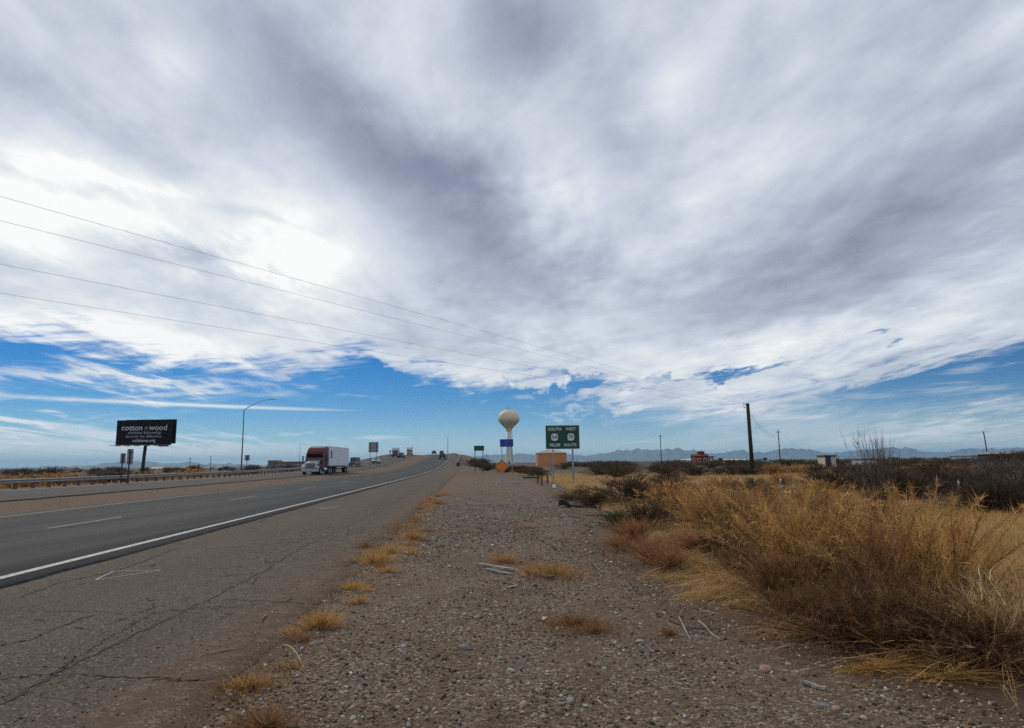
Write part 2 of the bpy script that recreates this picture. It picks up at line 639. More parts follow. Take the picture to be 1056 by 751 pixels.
# ground material: gravel verge, dirt, straw litter, median soil
g = G('ground_soil')
zone = g.attr('Col')
sp = g.N.new('ShaderNodeSeparateColor'); g.L.new(zone, sp.inputs[0])
grav, lit, far = sp.outputs[0], sp.outputs[1], sp.outputs[2]
big = g.noise(0.55, 5, 0.6); mid = g.noise(3.5, 6, 0.62); fine = g.noise(38, 5, 0.65)
cell = g.vor(40, out='Color'); cd = g.vor(40)
cell2 = g.vor(85, out='Color')
cv = g.N.new('ShaderNodeSeparateColor'); g.L.new(cell, cv.inputs[0])
cv2 = g.N.new('ShaderNodeSeparateColor'); g.L.new(cell2, cv2.inputs[0])
dirt = g.mix(mid, (0.066, 0.041, 0.025), (0.150, 0.096, 0.059))
dirt = g.mix(g.step(fine, 0.4, 0.75), dirt, (0.095, 0.066, 0.044))
peb = g.mix(cv.outputs[0], (0.031, 0.022, 0.015), (0.265, 0.197, 0.136))
peb = g.mix(g.math('POWER', cv.outputs[1], 6.0), peb, (0.46, 0.41, 0.34))
fin = g.mix(cv2.outputs[0], (0.035, 0.025, 0.017), (0.205, 0.146, 0.096))
peb = g.mix(g.step(cv2.outputs[1], 0.45, 0.6), peb, fin)
rut = g.noise(1.0, 5, 0.6, g.scaled((2.2, 0.28, 1), R(-2)))
gm = g.step(g.math('ADD', grav, g.math('MULTIPLY', g.math('SUBTRACT', mid, 0.5), 1.1)), 0.42, 0.62)
gm = g.math('MULTIPLY', gm, g.math('MULTIPLY_ADD', g.math('MULTIPLY', g.step(big, 0.36, 0.52), g.step(rut, 0.36, 0.50)), 0.80, 0.20))
c1 = g.mix(g.math('MULTIPLY_ADD', gm, 0.78, 0.16), dirt, peb)
straw = g.mix(g.noise(9, 6, 0.7), (0.095, 0.058, 0.028), (0.38, 0.245, 0.095))
sm_ = g.step(g.math('ADD', lit, g.math('MULTIPLY', g.math('SUBTRACT', mid, 0.5), 0.9)), 0.4, 0.75)
c1 = g.mix(sm_, c1, straw)
farc = g.mix(g.noise(0.05, 6, 0.7), (0.042, 0.030, 0.021), (0.095, 0.064, 0.036))
c1 = g.mix(far, c1, farc)
h = g.math('ADD', g.math('MULTIPLY', g.math('SUBTRACT', 1.0, cd), gm), g.math('MULTIPLY', fine, 0.8))
g.bump(h, 0.8, 0.022)
M_GROUND = g.done(c1, 0.95, 0.2)

B = X - border_x(Y)
grav = sstep(4.3, 4.9, U) * (1 - sstep(-1.5, -0.25, B)) * (1 - 0.6 * sstep(30, 90, Y))
lit = sstep(-0.2, 0.9, B) * (1 - .75 * sstep(70, 130, Y))
far = np.maximum(sstep(60, 140, B), sstep(5, 30, -26 - U))
far = np.maximum(far, sstep(300, 600, Y))
ground = link('ground', arr_mesh('ground', V, T, M_GROUND, np.stack([grav, lit, far], -1).reshape(-1, 3), smooth=True))
tag(ground, kind='structure')


def strip(name, u0, u1, y0, y1, dz, m, edge0=None, edge1=None, thick=0.0, step=None, parent=None, fade=None):
    """a sheet that follows the road from lateral u0 to u1, optional side faces down by thick"""
    yl = [y0]
    while yl[-1] < y1:
        yl.append(min(y1, yl[-1] + (step or max(0.35, abs(yl[-1]) * 0.03))))
    v, t = [], []
    cc = []
    nacross = 13 if fade else 7 if (u1 - u0) > 1 else 2
    for i, y in enumerate(yl):
        a = u0 + (edge0(y) if edge0 else 0); b = u1 + (edge1(y) if edge1 else 0)
        rowv = []
        for k in range(nacross):
            u = a + (b - a) * k / (nacross - 1)
            x = float(edge_x(y)) + u
            z = float(road_z(y)) + dz
            rowv.append((x, y, z)); cc.append(u)
        if thick:
            cc.insert(len(cc) - nacross, a); cc.append(b)
            rowv = [(rowv[0][0], y, rowv[0][2] - thick)] + rowv + [(rowv[-1][0] + 0.02, y, rowv[-1][2] - thick)]
        v += rowv
    n = len(v) // len(yl)
    for i in range(len(yl) - 1):
        for k in range(n - 1):
            p = i * n + k
            t += [(p, p + 1, p + n + 1), (p, p + n + 1, p + n)]
    colr = None
    if fade: colr = np.repeat(sstep(fade[0], fade[1], np.array(cc))[:, None], 3, 1)
    return link(name, arr_mesh(name, np.array(v), np.array(t), m, colr), parent)


def wob(amp, seed):
    r = random.Random(seed); ps = [(r.uniform(.3, 7), r.uniform(0, 6.3), r.uniform(.3, 1)) for _ in range(9)]
    return lambda y: amp * sum(math.sin(y * f + p) * a for f, p, a in ps) / 2.2


# road asphalt
def asphalt(name, base, light, aggregate=0.5, tracks=True, bumpd=0.006):
    g = G(name)
    n1 = g.noise(1.1, 6, 0.65, g.scaled((1.0, 0.05, 1), R(-3.8))); n2 = g.noise(6, 6, 0.7); ag = g.vor(95, out='Color')
    s = g.N.new('ShaderNodeSeparateColor'); g.L.new(ag, s.inputs[0])
    n3 = g.noise(140, 3, 0.6)
    c = g.mix(g.step(n1, 0.38, 0.62), base, light)
    c = g.mix(g.math('MULTIPLY', n2, 0.5), c, tuple(v * 0.7 for v in base))
    c = g.mix(g.math('MULTIPLY', s.outputs[0], aggregate), c, tuple(v * 1.9 for v in light))
    c = g.mix(g.math('MULTIPLY', g.step(s.outputs[1], 0.90, 1.0), aggregate), c, (0.45, 0.42, 0.38))
    g.bump(g.math('ADD', s.outputs[2], n3), 0.5, bumpd)
    return g.done(c, 0.9, 0.18)


M_ROAD = asphalt('road_asphalt', (0.013, 0.0142, 0.016), (0.046, 0.0485, 0.0515), 0.25)
M_ROAD2 = asphalt('far_road_asphalt', (0.036, 0.036, 0.037), (0.060, 0.059, 0.058), 0.25)


def old_asphalt():
    g = G('old_shoulder_asphalt')
    n1 = g.noise(0.8, 6, 0.6, g.scaled((1.0, 0.2, 1), R(-3.8))); n2 = g.noise(5, 6, 0.7)
    ag = g.vor(75, out='Color'); s = g.N.new('ShaderNodeSeparateColor'); g.L.new(ag, s.inputs[0])
    ag2 = g.vor(30, out='Color'); s2 = g.N.new('ShaderNodeSeparateColor'); g.L.new(ag2, s2.inputs[0])
    c = g.mix(g.step(n1, 0.3, 0.7), (0.050, 0.039, 0.030), (0.092, 0.072, 0.056))
    c = g.mix(g.step(n2, 0.45, 0.75), c, (0.046, 0.034, 0.025))
    c = g.mix(g.math('MULTIPLY', s.outputs[0], 0.62), c, (0.175, 0.142, 0.112))
    c = g.mix(g.step(s.outputs[1], 0.92, 0.97), c, (0.27, 0.24, 0.21))
    c = g.mix(g.step(s.outputs[2], 0.80, 0.95), c, (0.022, 0.018, 0.015))
    c = g.mix(g.math('MULTIPLY', g.step(s2.outputs[0], 0.2, 0.9), 0.35), c, (0.12, 0.088, 0.062))
    # loose soil and stone dust gather toward the crumbling edge
    e = g.attr('Col', 'Fac')
    em = g.step(g.math('ADD', e, g.math('MULTIPLY', g.math('SUBTRACT', g.noise(3.5, 6, 0.65), 0.5), 1.4)), 0.35, 0.75)
    gv = g.mix(s.outputs[0], (0.034, 0.025, 0.018), (0.24, 0.185, 0.135))
    gv = g.mix(g.step(n2, 0.35, 0.7), (0.10, 0.066, 0.042), gv)
    c = g.mix(em, c, gv)
    # fine map cracking
    w = g.vor(0.9, 'DISTANCE_TO_EDGE', vec=g.scaled((1, 0.55, 1), R(12)))
    w = g.math('ADD', w, g.math('MULTIPLY', g.math('SUBTRACT', g.noise(7, 5, 0.7), 0.5), 0.10))
    ck = g.math('MULTIPLY', g.step(w, 0.010, 0.002), g.step(g.noise(2.3, 3), 0.50, 0.60))
    c = g.mix(ck, c, (0.018, 0.015, 0.012))
    h = g.math('ADD', g.math('MULTIPLY', s.outputs[0], 0.6), g.math('MULTIPLY', n2, 0.8))
    h = g.math('SUBTRACT', h, g.math('MULTIPLY', ck, 1.5))
    g.bump(h, 0.6, 0.008)
    return g.done(c, 0.95, 0.15)


M_OLD = old_asphalt()
g = G('worn_white_paint')
c = g.mix(g.step(g.noise(26, 6, 0.75), 0.50, 0.60), (0.43, 0.43, 0.42), (0.07, 0.07, 0.07))
c = g.mix(g.step(g.noise(4, 5, 0.7), 0.45, 0.8), c, (0.30, 0.30, 0.29))
M_LINE = g.done(c, 0.7)
g = G('faded_dash_paint')
M_DASH = g.done(g.mix(g.step(g.noise(30, 4, 0.7), 0.45, 0.6), (0.36, 0.36, 0.35), (0.07, 0.07, 0.07)), 0.8)
g = G('worn_yellow_paint')
M_YEL = g.done(g.mix(g.step(g.noise(40, 4, 0.7), 0.5, 0.6), (0.22, 0.165, 0.07), (0.085, 0.075, 0.06)), 0.75)
M_TAR = mat('dark_crack', (0.016, 0.013, 0.011), 0.95)

sh = strip('road_shoulder', 0.3, 4.45, -8, 330, 0.012, M_OLD, edge1=wob(0.10, 3), thick=0.03, fade=(2.9, 4.6))
tag(sh, kind='structure')
near_road = strip('road', -8.25, 0.42, -8, 640, 0.045, M_ROAD, edge0=wob(0.10, 5), edge1=wob(0.022, 8), thick=0.05)
tag(near_road, kind='structure')
far_road = strip('road', -24.2, -14.1, -8, 640, 0.045, M_ROAD2, edge0=wob(0.08, 9), edge1=wob(0.12, 11), thick=0.05)
tag(far_road, kind='structure')
strip('edge_line', -0.075, 0.075, -8, 600, 0.049, M_LINE, parent=near_road)
strip('yellow_line', -7.55, -7.43, -8, 600, 0.049, M_YEL, parent=near_road)
strip('edge_line', -23.1, -22.95, -8, 600, 0.049, M_LINE, parent=far_road)
strip('yellow_line', -14.85, -14.73, -8, 600, 0.049, M_YEL, parent=far_road)
y = 16.0 - 12.2
while y < 330:
    strip('lane_dash', -3.82, -3.73, y, y + 3.4, 0.049, M_DASH, parent=near_road, step=1.7)
    strip('lane_dash', -18.9, -18.80, y + 3, y + 6.1, 0.049, M_DASH, parent=far_road, step=1.6)
    y += 12.2


# cracks in the old shoulder: thin jagged dark fissures
def crack(pts, w0, w1, seed, sub=14, jag=0.05):
    r = random.Random(seed); P = []
    for (a, b) in zip(pts[:-1], pts[1:]):
        for i in range(sub):
            t = i / sub
            p = Vector(a).lerp(Vector(b), t)
            P.append(Vector((p.x + r.uniform(-jag, jag), p.y + r.uniform(-jag, jag) * 1.5, 0)))
    P.append(Vector(pts[-1]))
    v, f = [], []
    for i, p in enumerate(P):
        t = (P[min(i + 1, len(P) - 1)] - P[max(0, i - 1)]).normalized(); nrm = Vector((-t.y, t.x, 0))
        w = r.uniform(w0, w1)
        if i in (0, len(P) - 1): w *= 0.2
        for sgn in (-1, 1):
            q = p + nrm * w * sgn * .5
            v.append((q.x, q.y, float(road_z(q.y)) + 0.016))
    for i in range(len(P) - 1):
        f += [(2 * i, 2 * i + 1, 2 * i + 3), (2 * i, 2 * i + 3, 2 * i + 2)]
    return link('crack', arr_mesh('crack', np.array(v), np.array(f), M_TAR), sh)


def g2(px, py): p = gp(px, py); return (p.x, p.y, 0)


crack([(float(edge_x(y)) + 3.2 + 0.06 * math.sin(y * .9), y, 0) for y in (2.0, 3.5, 5, 7, 9, 12, 16, 22, 30, 42, 60)], 0.006, 0.045, 1, jag=0.03)
crack([g2(0, 631), g2(50, 632), g2(110, 634), g2(160, 633), g2(235, 628), g2(300, 622)], 0.004, 0.020, 2, jag=0.03)
crack([g2(0, 668), g2(30, 662), g2(70, 645), g2(95, 636)], 0.006, 0.02, 3, jag=0.03)
crack([g2(5, 702), g2(60, 698), g2(120, 700), g2(170, 704), g2(220, 703)], 0.005, 0.024, 4, jag=0.03)
crack([g2(60, 695), g2(80, 680), g2(130, 650), g2(160, 634)], 0.005, 0.02, 5, jag=0.03)
crack([g2(230, 620), g2(280, 622), g2(330, 625)], 0.004, 0.018, 6, jag=0.02)
crack([g2(20, 618), g2(60, 603), g2(120, 590), g2(185, 566)], 0.008, 0.05, 7, jag=0.02)
# painted survey mark on the shoulder
for a, b in (((98, 600), (166, 589.5)), ((98, 600), (117, 590.5)), ((117, 590.5), (166, 589.5))):
    p, q = Vector(g2(*a)), Vector(g2(*b)); t = (q - p).normalized(); n_ = Vector((-t.y, t.x, 0)) * .009
    vs = [(k.x, k.y, 0.0165) for k in (p - n_, q - n_, q + n_, p + n_)]
    link('paint_mark', arr_mesh('paint_mark', np.array(vs), np.array([(0, 1, 2), (0, 2, 3)]), M_LINE), sh)
for (a, b) in (((326, 524), (349, 523.2)), ((330, 525.5), (345, 524.6))):
    p, q = Vector(g2(*a)), Vector(g2(*b)); n_ = Vector((0, .06, 0))
    vs = [(k.x, k.y, 0.0165) for k in (p - n_, q - n_, q + n_, p + n_)]
    link('paint_mark', arr_mesh('paint_mark', np.array(vs), np.array([(0, 1, 2), (0, 2, 3)]), M_LINE), sh)

# ================================================================== man-made things
M_STEEL = mat('galvanised_steel', (0.30, 0.30, 0.30), 0.55, 0.6, var=0.25, vscale=2)
M_DARKST = mat('dark_steel', (0.035, 0.035, 0.038), 0.6, 0.3, var=0.2)
M_ALU = mat('sign_back_aluminium', (0.30, 0.30, 0.32), 0.6, 0.5, var=0.2, vscale=1.5)
M_WOOD = mat('creosoted_pole_wood', (0.028, 0.021, 0.016), 0.9, var=0.4, vscale=4, bump=0.4, bscale=20)
M_GREYWOOD = mat('weathered_grey_wood', (0.30, 0.26, 0.21), 0.9, var=0.35, vscale=9, bump=0.5, bscale=60)
M_POSTW = mat('guardrail_post_wood', (0.13, 0.085, 0.055), 0.9, var=0.3)
M_GREEN = mat('sign_green', (0.004, 0.058, 0.036), 0.5, var=0.12, vscale=2)
M_BLUE = mat('sign_blue', (0.012, 0.05, 0.30), 0.5, var=0.1)
M_ORANGE = mat('sign_orange', (0.75, 0.20, 0.012), 0.5, var=0.12)
M_SWHITE = mat('sign_white', (0.72, 0.72, 0.70), 0.5)
M_BLACK = mat('flat_black', (0.012, 0.012, 0.013), 0.6)
M_BBLACK = mat('billboard_black_vinyl', (0.010, 0.010, 0.012), 0.7, spec=0.2)
M_BTXT = mat('billboard_white_print', (0.55, 0.55, 0.57), 0.6)
M_BTXT2 = mat('billboard_grey_print', (0.30, 0.30, 0.31), 0.6)
M_RUBBER = mat('tyre_rubber', (0.018, 0.018, 0.018), 0.9)
M_RIM = mat('wheel_rim', (0.35, 0.35, 0.36), 0.4, 0.7)
M_GLASS = mat('vehicle_glass', (0.012, 0.014, 0.017), 0.08, spec=0.7)
M_CHROME = mat('chrome', (0.45, 0.45, 0.46), 0.25, 0.9)
M_LAMP = mat('headlamp_lens', (0.65, 0.65, 0.62), 0.15)
M_TAIL = mat('tail_lamp_lens', (0.40, 0.012, 0.012), 0.25)
M_WIRE = mat('wire', (0.11, 0.11, 0.12), 0.7)


def post(u_top, parent, x, z0, z1, w=0.07, d=0.05, m=None, name='post', y=0.0):
    return MB().box((x, y, (z0 + z1) / 2), (w, d, z1 - z0)).build(name, m or M_STEEL, parent)


def round_rect(w, h, r, n=4):
    pts = []
    for cx, cz, a0 in ((w / 2 - r, h / 2 - r, 0), (-w / 2 + r, h / 2 - r, 90), (-w / 2 + r, -h / 2 + r, 180), (w / 2 - r, -h / 2 + r, 270)):
        for i in range(n + 1):
            a = R(a0 + 90 * i / n); pts.append((cx + r * math.cos(a), cz + r * math.sin(a)))
    return pts


def facing(p):
    """rotation that turns a sign's -Y face to the viewer's side of the road"""
    return math.atan2(-p[0], p[1]) * 0.25


FRONT = (math.pi / 2, 0, 0)


def flat_panel(parent, name, w, h, z, m, y=0.0, t=0.02, r=0.06, x=0.0):
    poly = [(a + x, b + z) for a, b in round_rect(w, h, r)]
    return MB().prism(poly, y - t / 2, y + t / 2, 'y').build(name, m, parent)


# ---- big green guide sign
D = 45.0
pl, pr = at(570.5, 480, D), at(591, 480, D)
cx = (pl.x + pr.x) / 2
top, bot = at(581, 438.5, D).z, at(581, 463.3, D).z
w = at(599, 450, D).x - at(563.8, 450, D).x
zb = gz(cx, D)
gs = thing('guide_sign', 'large green route sign on two posts reading SOUTH 54 WEST 70 RELIEF ROUTE', 'road sign', (cx, D, zb))
hz = (top + bot) / 2 - zb
hh = top - bot
pn = flat_panel(gs, 'sign_panel', w, hh, hz, M_SWHITE, t=0.03)
flat_panel(pn, 'green_face', w - 0.06, hh - 0.06, hz, M_GREEN, y=-0.018, t=0.012, r=0.05)
for xx, t_ in ((-w * .225, 'SOUTH'), (w * .245, 'WEST')):
    lettering(t_, 0.27, M_SWHITE, pn, (xx, -0.03, hz + hh * .33), FRONT)
for xx, t_ in ((-w * .235, '54'), (w * .245, '70')):
    s_ = flat_panel(pn, 'route_shield', 0.44, 0.46, hz - 0.0, M_SWHITE, y=-0.03, t=0.012, r=0.14, x=xx)
    lettering(t_, 0.34, M_BLACK, s_, (xx, -0.041, hz - 0.0), FRONT)
lettering('RELIEF', 0.26, M_SWHITE, pn, (-w * .22, -0.03, hz - hh * .33), FRONT)
lettering('ROUTE', 0.26, M_SWHITE, pn, (w * .22, -0.03, hz - hh * .33), FRONT)
for px, wd in ((570.5, 0.075), (591, 0.11)):
    x0 = at(px, 480, D).x
    post(0, gs, x0 - cx, gz(x0, D) - zb - 0.4, top - zb - 0.08, wd, 0.08, M_STEEL, y=0.06)

# ---- blue service sign
D = 62.0
c0 = at(522.4, 457, D)
bs = thing('service_sign', 'small blue rectangular sign on two thin posts in front of the water tower', 'road sign', (c0.x, D, gz(c0.x, D)))
zb = gz(c0.x, D)
w = 13.6 / F_PX * D; hh = 7.8 / F_PX * D
pn = flat_panel(bs, 'sign_panel', w, hh, c0.z - zb, M_BLUE, t=0.02, r=0.05)
lettering('- - - -', 0.16, M_SWHITE, pn, (0, -0.013, c0.z - zb + .1), FRONT)
lettering('- - -', 0.16, M_SWHITE, pn, (0, -0.013, c0.z - zb - .15), FRONT)
for px in (517.6, 528.0):
    post(0, bs, at(px, 470, D).x - c0.x, -0.3, c0.z - zb + hh * .4, 0.06, 0.05, M_STEEL, y=0.04)

# ---- orange diamond on a folding stand
D = 48.0
c0 = at(517.6, 481.0, D); zb = gz(c0.x, D)
osn = thing('work_zone_sign', 'orange diamond warning sign on a low folding stand at the verge', 'road sign', (c0.x, D, zb))
hd = 7.2 / F_PX * D
zc = c0.z - zb
pn = MB().prism([(0, zc - hd), (hd, zc), (0, zc + hd), (-hd, zc)], -0.01, 0.01, 'y').build('sign_panel', M_ORANGE, osn)
k = hd * .90
for rr, m_, yy in ((hd * .92, M_BLACK, -0.012), (hd * .86, M_ORANGE, -0.016)):
    MB().prism([(0, zc - rr), (rr, zc), (0, zc + rr), (-rr, zc)], yy - .002, yy + .002, 'y').build('border', m_, pn)
for dz, t_ in ((.14, '- -'), (-.03, '- - -'), (-.20, '- -')):
    lettering(t_, 0.19, M_BLACK, pn, (0, -0.022, zc + dz), FRONT)
post(0, osn, 0, -0.05, zc + hd * .5, 0.05, 0.04, M_STEEL, name='mast', y=0.04)
for sx, sy in ((-1, -1), (1, -1), (-1, 1), (1, 1)):
    MB().tube([(0, 0.04, 0.30), (sx * .45, 0.04 + sy * .5, -0.02)], 0.02, 6).build('leg', M_STEEL, osn)

# ---- small green sign further on
D = 95.0
c0 = at(494, 462.4, D); zb = gz(c0.x, D)
g2s = thing('guide_sign', 'small green road sign on two posts beside the embankment brush', 'road sign', (c0.x, D, zb))
w = 10.2 / F_PX * D; hh = 5.2 / F_PX * D
pn = flat_panel(g2s, 'sign_panel', w, hh, c0.z - zb, M_GREEN, t=0.03)
lettering('- - - - -', 0.2, M_SWHITE, pn, (0, -0.018, c0.z - zb + .13), FRONT)
lettering('- - - -', 0.2, M_SWHITE, pn, (0, -0.018, c0.z - zb - .16), FRONT)
for px in (489.8, 498.0):
    post(0, g2s, at(px, 470, D).x - c0.x, -0.5, c0.z - zb + hh * .3, 0.10, 0.08, M_DARKST, y=0.07)

# ---- billboard
D = 91.0
c0 = at(151.5, 446, D); bx = at(146, 488, D).x
zb = gz(bx, D)
bb = thing('billboard', 'black roadside billboard with white church lettering on one steel pole', 'billboard', (bx, D, zb))
ox = c0.x - bx; oz = c0.z - zb
W_, H_ = 7.1, 3.3
AZB = R(4)

face = MB().box((0, 0, 0), (W_, 0.30, H_)).build('front_panel', M_BBLACK, bb)
face.location = (ox - 0.05, -0.55, oz - 0.05); face.rotation_euler = (0, 0, AZB)
back = MB().box((0, 0, 0), (W_ - 0.1, 0.30, H_)).build('back_panel', M_BBLACK, bb)
back.location = (ox + 0.12, 0.75, oz + 0.12); back.rotation_euler = (0, 0, -R(3))
lettering('cotton', 1.02, M_BTXT, face, (-1.55, -0.16, 0.62), FRONT)
lettering('wood', 1.02, M_BTXT, face, (1.85, -0.16, 0.62), FRONT)
lf = MB()
for k in range(8):
    a = 2 * math.pi * k / 8
    lf.prism([(0.30 + math.cos(a) * .05, .58 + math.sin(a) * .05), (0.30 + math.cos(a + .3) * .17, .58 + math.sin(a + .3) * .17),
              (0.30 + math.cos(a) * .26, .58 + math.sin(a) * .26), (0.30 + math.cos(a - .3) * .17, .58 + math.sin(a - .3) * .17)], -0.168, -0.158, 'y')
lf.build('leaf_emblem', M_BTXT2, face)
lettering('christian fellowship', 0.56, M_BTXT2, face, (0.1, -0.16, -0.02), FRONT)
lettering('discover the difference', 0.50, M_BTXT2, face, (0.0, -0.16, -0.52), FRONT)
lettering('ccfalamo.org', 0.58, M_BTXT, face, (0.1, -0.16, -1.08), FRONT)
MB().tube([(0, 0, -0.6), (ox * .5, 0, oz * .5), (ox * 0.9, 0.1, oz - 0.5)], [0.22, 0.21, 0.21], 14).build('pole', M_DARKST, bb, True)
MB().box((ox, 0.1, oz - H_ / 2 + .3), (1.2, 1.5, 0.3)).build('torsion_beam', M_DARKST, bb)
cw = MB().box((ox - .1, -1.35, oz - H_ / 2 - 0.12), (W_ + 0.9, 0.55, 0.06))
for k in range(6):
    cw.box((ox - 3.3 + k * 1.3, -0.95, oz - H_ / 2 - 0.17), (0.07, 1.3, 0.08))
cw.build('catwalk', M_STEEL, bb)
lt = MB().box((ox + 3.1, -1.45, oz - H_ / 2 - 0.22), (1.15, 0.30, 0.20)); lt.box((ox + 3.1, -1.0, oz - H_ / 2 - 0.25), (0.06, 0.9, 0.06))
lt.build('floodlight_bar', M_BLACK, bb)


# ---- road sign backs
def sign_back(px, ptop, pbot, pbase, wpx, D, label, posts=1, dbl=False, name='road_sign'):
    c0 = at(px, (ptop + pbot) / 2, D); zb = gz(c0.x, D)
    t = thing(name, label, 'road sign', (c0.x, D, zb))
    w = wpx / F_PX * D; h = (pbot - ptop) / F_PX * D; z = c0.z - zb
    pn = flat_panel(t, 'sign_back', w, h, z, M_ALU, t=0.025, r=min(w, h) * .08)
    for dz in (-.3, 0, .3):
        MB().box((0, -0.03, z + dz * h), (w * .94, 0.03, 0.05)).build('brace', M_STEEL, pn)
    for k in range(posts):
        x = 0 if posts == 1 else (-.32 + .64 * k) * w
        post(0, t, x, -0.3, z + h * .45, 0.09, 0.07, M_DARKST, y=-0.08)
    return t


sign_back(126.9, 467.6, 478, 489, 5.4, 60, 'small grey sign back on a post, left of the billboard pole')
sign_back(134.2, 463.2, 479, 489, 6.3, 58, 'tall narrow grey sign back on a post, next to the billboard pole')
sign_back(255, 469.5, 475, 486, 5.0, 118, 'little sign back at the foot of the curved street light')
sign_back(385.2, 456, 466.6, 474, 10.0, 165, 'large grey sign back on two posts above the oncoming lanes', posts=2)
sign_back(402.5, 464.3, 467, 474, 1.6, 215, 'tiny sign back on a post by the far bridge approach')


# ---- street lights
def street_light(px, pbase, ptop, D, label, arm, hgt=None, nm='street_light'):
    x = at(px, pbase, D).x; zb = gz(x, D)
    H = at(px, ptop, D).z - zb
    t = thing(nm, label, 'street light', (x, D, zb))
    pts = [(0, 0, -.2), (0, 0, H * .86)]
    rad = [0.14, 0.085]
    if arm:
        for k in range(1, 9):
            a = k / 8
            pts.append((arm * a, 0, H * .86 + H * .14 * math.sin(a * math.pi / 2) ** .9)); rad.append(0.08 - .035 * a)
    else:
        pts.append((0, 0, H)); rad.append(0.06)
    MB().tube(pts, rad, 10).build('pole', M_STEEL, t, True)
    MB().box((0, 0, .02), (0.45, 0.45, 0.10)).build('base_plate', M_STEEL, t)
    if arm:
        MB().box((arm + .28, 0, H - .02), (0.72, 0.26, 0.14), (0.8, 0.7)).build('lamp_head', M_STEEL, t)
    return t


street_light(248.6, 488, 412.2, 112, 'tall curved-arm street light behind the left guardrail', 4.6)
street_light(461.8, 469, 450, 285, 'straight thin lamp post at the crest of the overpass', 0)
street_light(309, 476, 457.5, 330, 'thin far mast behind the white truck', 0, nm='mast')
street_light(425.5, 469, 458.5, 320, 'far lamp post rising beside the trucks on the bridge', 0)


# ---- guardrails
def guardrail(label, u, y0, y1, side, n_end=True):
    x0 = float(edge_x(y0)) + u
    t = thing('guardrail', label, 'guardrail', (x0, y0, gz(x0, y0)))
    o = Vector(t.location)
    ylist = [y0]
    while ylist[-1] < y1: ylist.append(ylist[-1] + max(1.9, ylist[-1] * .05))
    prof = [(0.0, 0.0), (0.045, 0.04), (0.045, 0.10), (0.0, 0.14), (0.0, 0.17), (0.045, 0.21), (0.045, 0.27), (0.0, 0.31)]
    v, f = [], []
    for i, y in enumerate(ylist):
        x = float(edge_x(y)) + u; z = gz(x, y)
        for (a, b) in prof: v.append((x - side * a - o.x, y - o.y, z + .40 + b - o.z))
        for (a, b) in reversed(prof): v.append((x - side * (a - .008) - o.x, y - o.y, z + .40 + b - o.z))
    n = len(prof) * 2
    for i in range(len(ylist) - 1):
        for k in range(n):
            k2 = (k + 1) % n
            f.append((i * n + k, i * n + k2, (i + 1) * n + k2, (i + 1) * n + k))
    MB().add(v, f).build('rail', M_STEEL, t)
    pm = MB().box((0, 0, 0.18), (0.16, 0.20, 1.06)).mesh('post', M_POSTW)
    y = y0 + .5
    while y < y1:
        x = float(edge_x(y)) + u + side * .13
        o2 = link('post', pm, t, (x - o.x, y - o.y, gz(x, y) - o.z))
        y += 1.905 if y < 150 else 3.81
    return t


gl = guardrail('long steel guardrail with wooden posts along the left edge of the highway', -24.9, 8, 330, -1)
gr = guardrail('steel guardrail climbing the right side of the overpass', 3.6, 150, 420, 1)
# end terminal of the right guardrail
x = float(edge_x(150)) + 3.9
te = thing('guardrail_terminal', 'striped end marker at the start of the right guardrail', 'marker', (x, 149.2, gz(x, 149.2)))
MB().prism([(-.32, .15), (.32, .15), (.32, .80), (.0, 1.0), (-.32, .80)], -.05, .05, 'y').build('marker_face', M_BLACK, te)
MB().prism([(-.30, .55), (.0, .85), (.0, .98), (-.30, .72)], -.07, -.055, 'y').build('stripe', M_YEL, te)
post(0, te, 0, -.3, .9, 0.16, 0.2, M_POSTW, y=0.2)


# ---- water tower
D = 560.0
c0 = at(525.2, 476, D)
wt = thing('water_tower', 'cream water tower with a bulb tank on a tall stem', 'water tower', (c0.x, D, 0))
M_TOWER = mat('tower_paint', (0.66, 0.54, 0.38), 0.6, var=0.10, vscale=.08)
M_TOWER2 = mat('tower_stem_paint', (0.62, 0.60, 0.50), 0.6, var=0.12, vscale=.1)
zt = at(525.2, 422.5, D).z; zc = at(525.2, 431.5, D).z; rt_ = 11.1 / F_PX * D; zneck = at(525.2, 444, D).z
prof = [(2.05, zneck - 2), (2.3, zc - 9.9), (2.8, zc - 8.9), (4.2, zc - 7.2), (5.9, zc - 5.6), (7.4, zc - 4.1), (8.4, zc - 2.8)]
for k in range(13):
    a = -0.2 + (math.pi / 2 + .2) * k / 12
    prof.append((max(.05, rt_ * max(0.0, math.cos(a)) ** .9), zc - .6 + (zt - zc + .6) * math.sin(a) if a > 0 else zc - .6 + 6.5 * math.sin(a)))
tank = MB().lathe(prof, 40).build('tank', M_TOWER, wt, True)
MB().lathe([(4.0, -1), (3.7, 1.5), (3.1, 6), (2.5, 12), (2.2, zneck - 1)], 28).build('stem', M_TOWER2, wt, True)
an = MB().tube([(0, 0, zt - .5), (0, 0, zt + 2.6)], 0.14, 6); an.tube([(-1.6, 0, zt - .6), (-1.6, 0, zt + 2.0)], 0.09, 6)
an.tube([(-1.6, 0, zt + .9), (0, 0, zt + 1.0)], 0.07, 6)
an.build('antenna', M_DARKST, wt)
ld = MB().box((2.55, -2.3, zneck * .5), (.10, .10, zneck), (.8, .8)); ld.box((3.0, -2.1, zneck * .5), (.10, .10, zneck))
for k in range(24):
    ld.box((2.78, -2.2, 1 + k * (zneck - 2) / 24), (.5, .12, .08))
ld.build('ladder', M_DARKST, wt)
rl = MB()
for k in range(20):
    a = 2 * math.pi * k / 20
    rl.box((2.2 * math.cos(a), 2.2 * math.sin(a), zt + .25), (.06, .06, 1.1))
